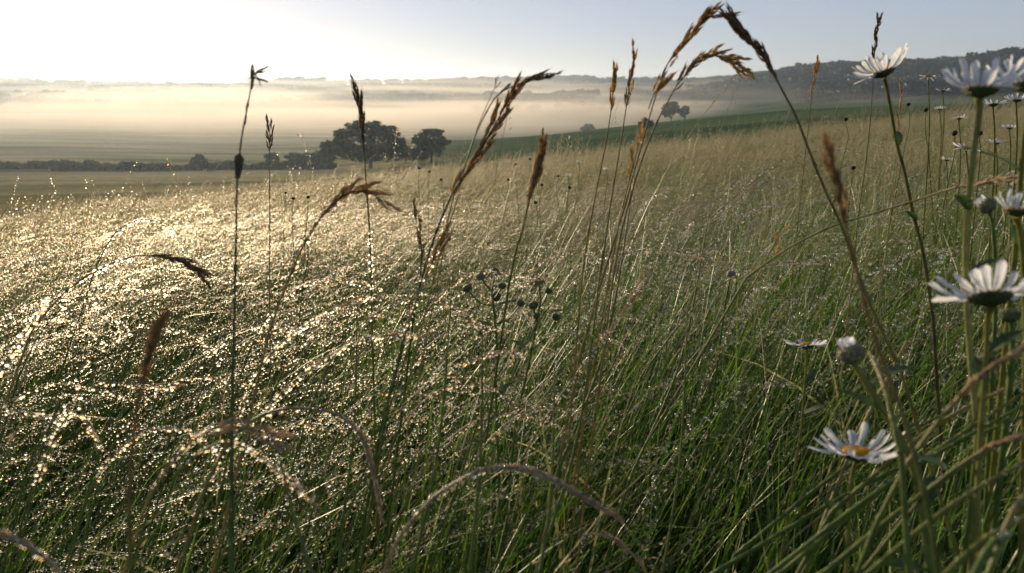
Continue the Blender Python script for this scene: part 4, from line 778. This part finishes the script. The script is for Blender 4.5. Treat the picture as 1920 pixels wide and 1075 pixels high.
def buds(label, items, d, stem_base, rad=.0045, mesh=None, stem_r=.0011, cat='bud', name='flower_bud', group=None, tuft=False, dew=20, leaves=0, stemc=('green', 'green'), d_end=None, mult=None):
    """items: bud pixel positions; stems run together towards stem_base points"""
    mesh = mesh or BUD; trunk = [np.array(P(x, y, d_end or d)) for x, y in stem_base]
    main = spline(trunk, 40) if len(trunk) > 1 else None; main = to_ground(main); org = main[-1].copy(); t = thing(name, label, cat, org, group)
    a = Acc(); tube(a, main-org, np.linspace(stem_r, stem_r*1.3, len(main)), 7, 0, tcolor(main, *stemc)); link('stem', a.mesh('stem', [M_stem]), t)
    for k, it in enumerate(items):
        px, py, join = it[:3]; c = np.array(P(px, py, d*(1+.02*math.sin(k*2)))); j = int(join*(39)); e = main[j]; midp = c*.5+e*.5+np.array((0, 0, -.25*abs(c[0]-e[0])))
        if np.linalg.norm(c-e) > rad*.8:
            br = spline([c-(0, 0, rad*.4), midp, e], 12); a = Acc(); tube(a, br-org, stem_r*.75, 6, 0, np.array(C_STEM[stemc[0]])*np.ones((len(br), 3))); link('stem_branch', a.mesh('stem_branch', [M_stem]), t); dv = Vector(br[0]-br[2]).normalized()
        else: dv = Vector(main[0]-main[3]).normalized()
        dv = (dv+Vector((0, 0, .5))).normalized(); q = dv.to_track_quat('Z', 'Y'); o = link('bud', it[3] if len(it) > 3 else mesh, t, Vector(c-org)); o.rotation_mode = 'QUATERNION'; o.rotation_quaternion = q; r_ = rad*(1+.12*math.cos(k*3)); o.scale = (r_, r_, r_*.95)
        if tuft:
            for z in range(11):
                th = 2*PI*z/11; qq = q @ Quaternion((0, 0, 1), th) @ Quaternion((0, 1, 0), -1.5-.15*(z % 2)); pp = link('petal', PET[z % 4], t, Vector(c-org)+dv*rad*.35+(q @ Vector((math.cos(th), math.sin(th), 0)))*rad*.62); pp.rotation_mode = 'QUATERNION'; pp.rotation_quaternion = qq; pp.scale = (rad*1.05, rad*1.9, rad*.95)
    for k in range(leaves):
        f = 6+int(k*(len(main)-10)/max(1, leaves)); o = link('leaf', LEAF[k % 2], t, Vector(main[f]-org)); o.rotation_mode = 'QUATERNION'; o.rotation_quaternion = Quaternion((0, 0, 1), k*2.4) @ Quaternion((0, 1, 0), -.6); o.scale = (.026,)*3
    if dew: drops_on(t, main, dew, .02, .9, .0003, .0008, .0004, org)
    return t
buds('pale closed daisy bud with white tip, lower right above the open daisy', [(1595, 662, 0, BUDP)], .42, [(1600, 678), (1625, 720), (1660, 775), (1695, 835), (1718, 900), (1735, 1000), (1745, 1090)], .0058, BUDP, .0017, tuft=True, leaves=5, stemc=('olive', 'green'))
buds('branching plant with two groups of round green buds right of centre', [(902, 517, .0, BUDP), (928, 508, .0), (876, 540, .15), (941, 536, .1), (930, 556, .1), (976, 568, .3), (905, 620, .35)], .72, [(922, 545), (928, 600), (932, 660), (930, 740), (934, 850)], .0044, None, .0010, name='budding_plant', cat='budding plant', leaves=5)
buds('smaller budding plant just right of the larger one, one bud pale', [(1010, 527, .0, BUDP), (1028, 545, .1), (1000, 572, .2), (1006, 592, .3), (1043, 594, .4)], .74, [(1014, 560), (1004, 620), (990, 690), (970, 780), (960, 860)], .0044, None, .0010, name='budding_plant', cat='budding plant', leaves=4)
buds('frayed daisy bud opening beside the half-open daisy at right', [(1850, 386, 0, BUDP)], .55, [(1856, 398), (1862, 430), (1866, 500), (1866, 600)], .0048, BUDP, .0011, tuft=True)
buds('round shaded bud at the right edge under the side-on daisy', [(1893, 590, 0)], .46, [(1896, 602), (1898, 660), (1890, 760)], .0042, None, .0013)
buds('dark bud hidden behind the slanting brown seed head at lower right', [(1850, 678, 0)], .46, [(1848, 692), (1838, 760), (1830, 860)], .0042, None, .0013)
buds('single pale bud low in the grass right of centre', [(1372, 515, 0, BUDP)], .85, [(1368, 528), (1360, 570), (1350, 640)], .0050, BUDP, .0010)
dk = [(786, 316, 3.0, 'left of three dark heads above the centre crest'), (805, 322, 2.8, 'middle of three dark heads above the centre crest'), (827, 337, 2.6, 'right of three dark heads above the centre crest'), (953, 337, 2.4, 'left of the pale pointed seed head'), (967, 308, 3.0, 'high in the tan grass left of the pointed seed head'), (994, 298, 3.0, 'just behind the tip of the pointed seed head'), (1016, 347, 2.4, 'beside the pale pointed seed head'), (1004, 380, 2.0, 'below the pale pointed seed head'), (550, 372, 2.2, 'left of the drooping mauve head'), (578, 370, 2.2, 'close left of the drooping mauve head'), (536, 362, 2.6, 'furthest left near the drooping mauve head'), (575, 452, 1.5, 'under the drooping mauve head'), (1046, 330, 2.4, 'in the grass left of the tiny daisies'), (1068, 352, 2.2, 'under the tiny pale daisy'), (1586, 224, 2.0, 'on the green slope before the dark hill'), (1703, 196, 2.0, 'on the skyline beside the pale thin seed head'), (1736, 206, 1.9, 'under the drooping small daisy'), (1600, 315, 1.8, 'right of the orange seed head'), (1836, 250, 1.4, 'left of the thick pale stem near the skyline'), (1790, 250, 1.6, 'in the tall growth near the right skyline')]
for px, py, d, wh in dk:
    buds('small dark round flower head '+wh, [(px, py, 0)], d, [(px, py+4), (px+random.uniform(-5, 5), py+35), (px+random.uniform(-12, 8), py+80)], .0045, BUDD, .0009, name='dark_flower_head', cat='flower head', group='dark round flower heads scattered in the meadow', dew=0, stemc=('olive', 'green'))
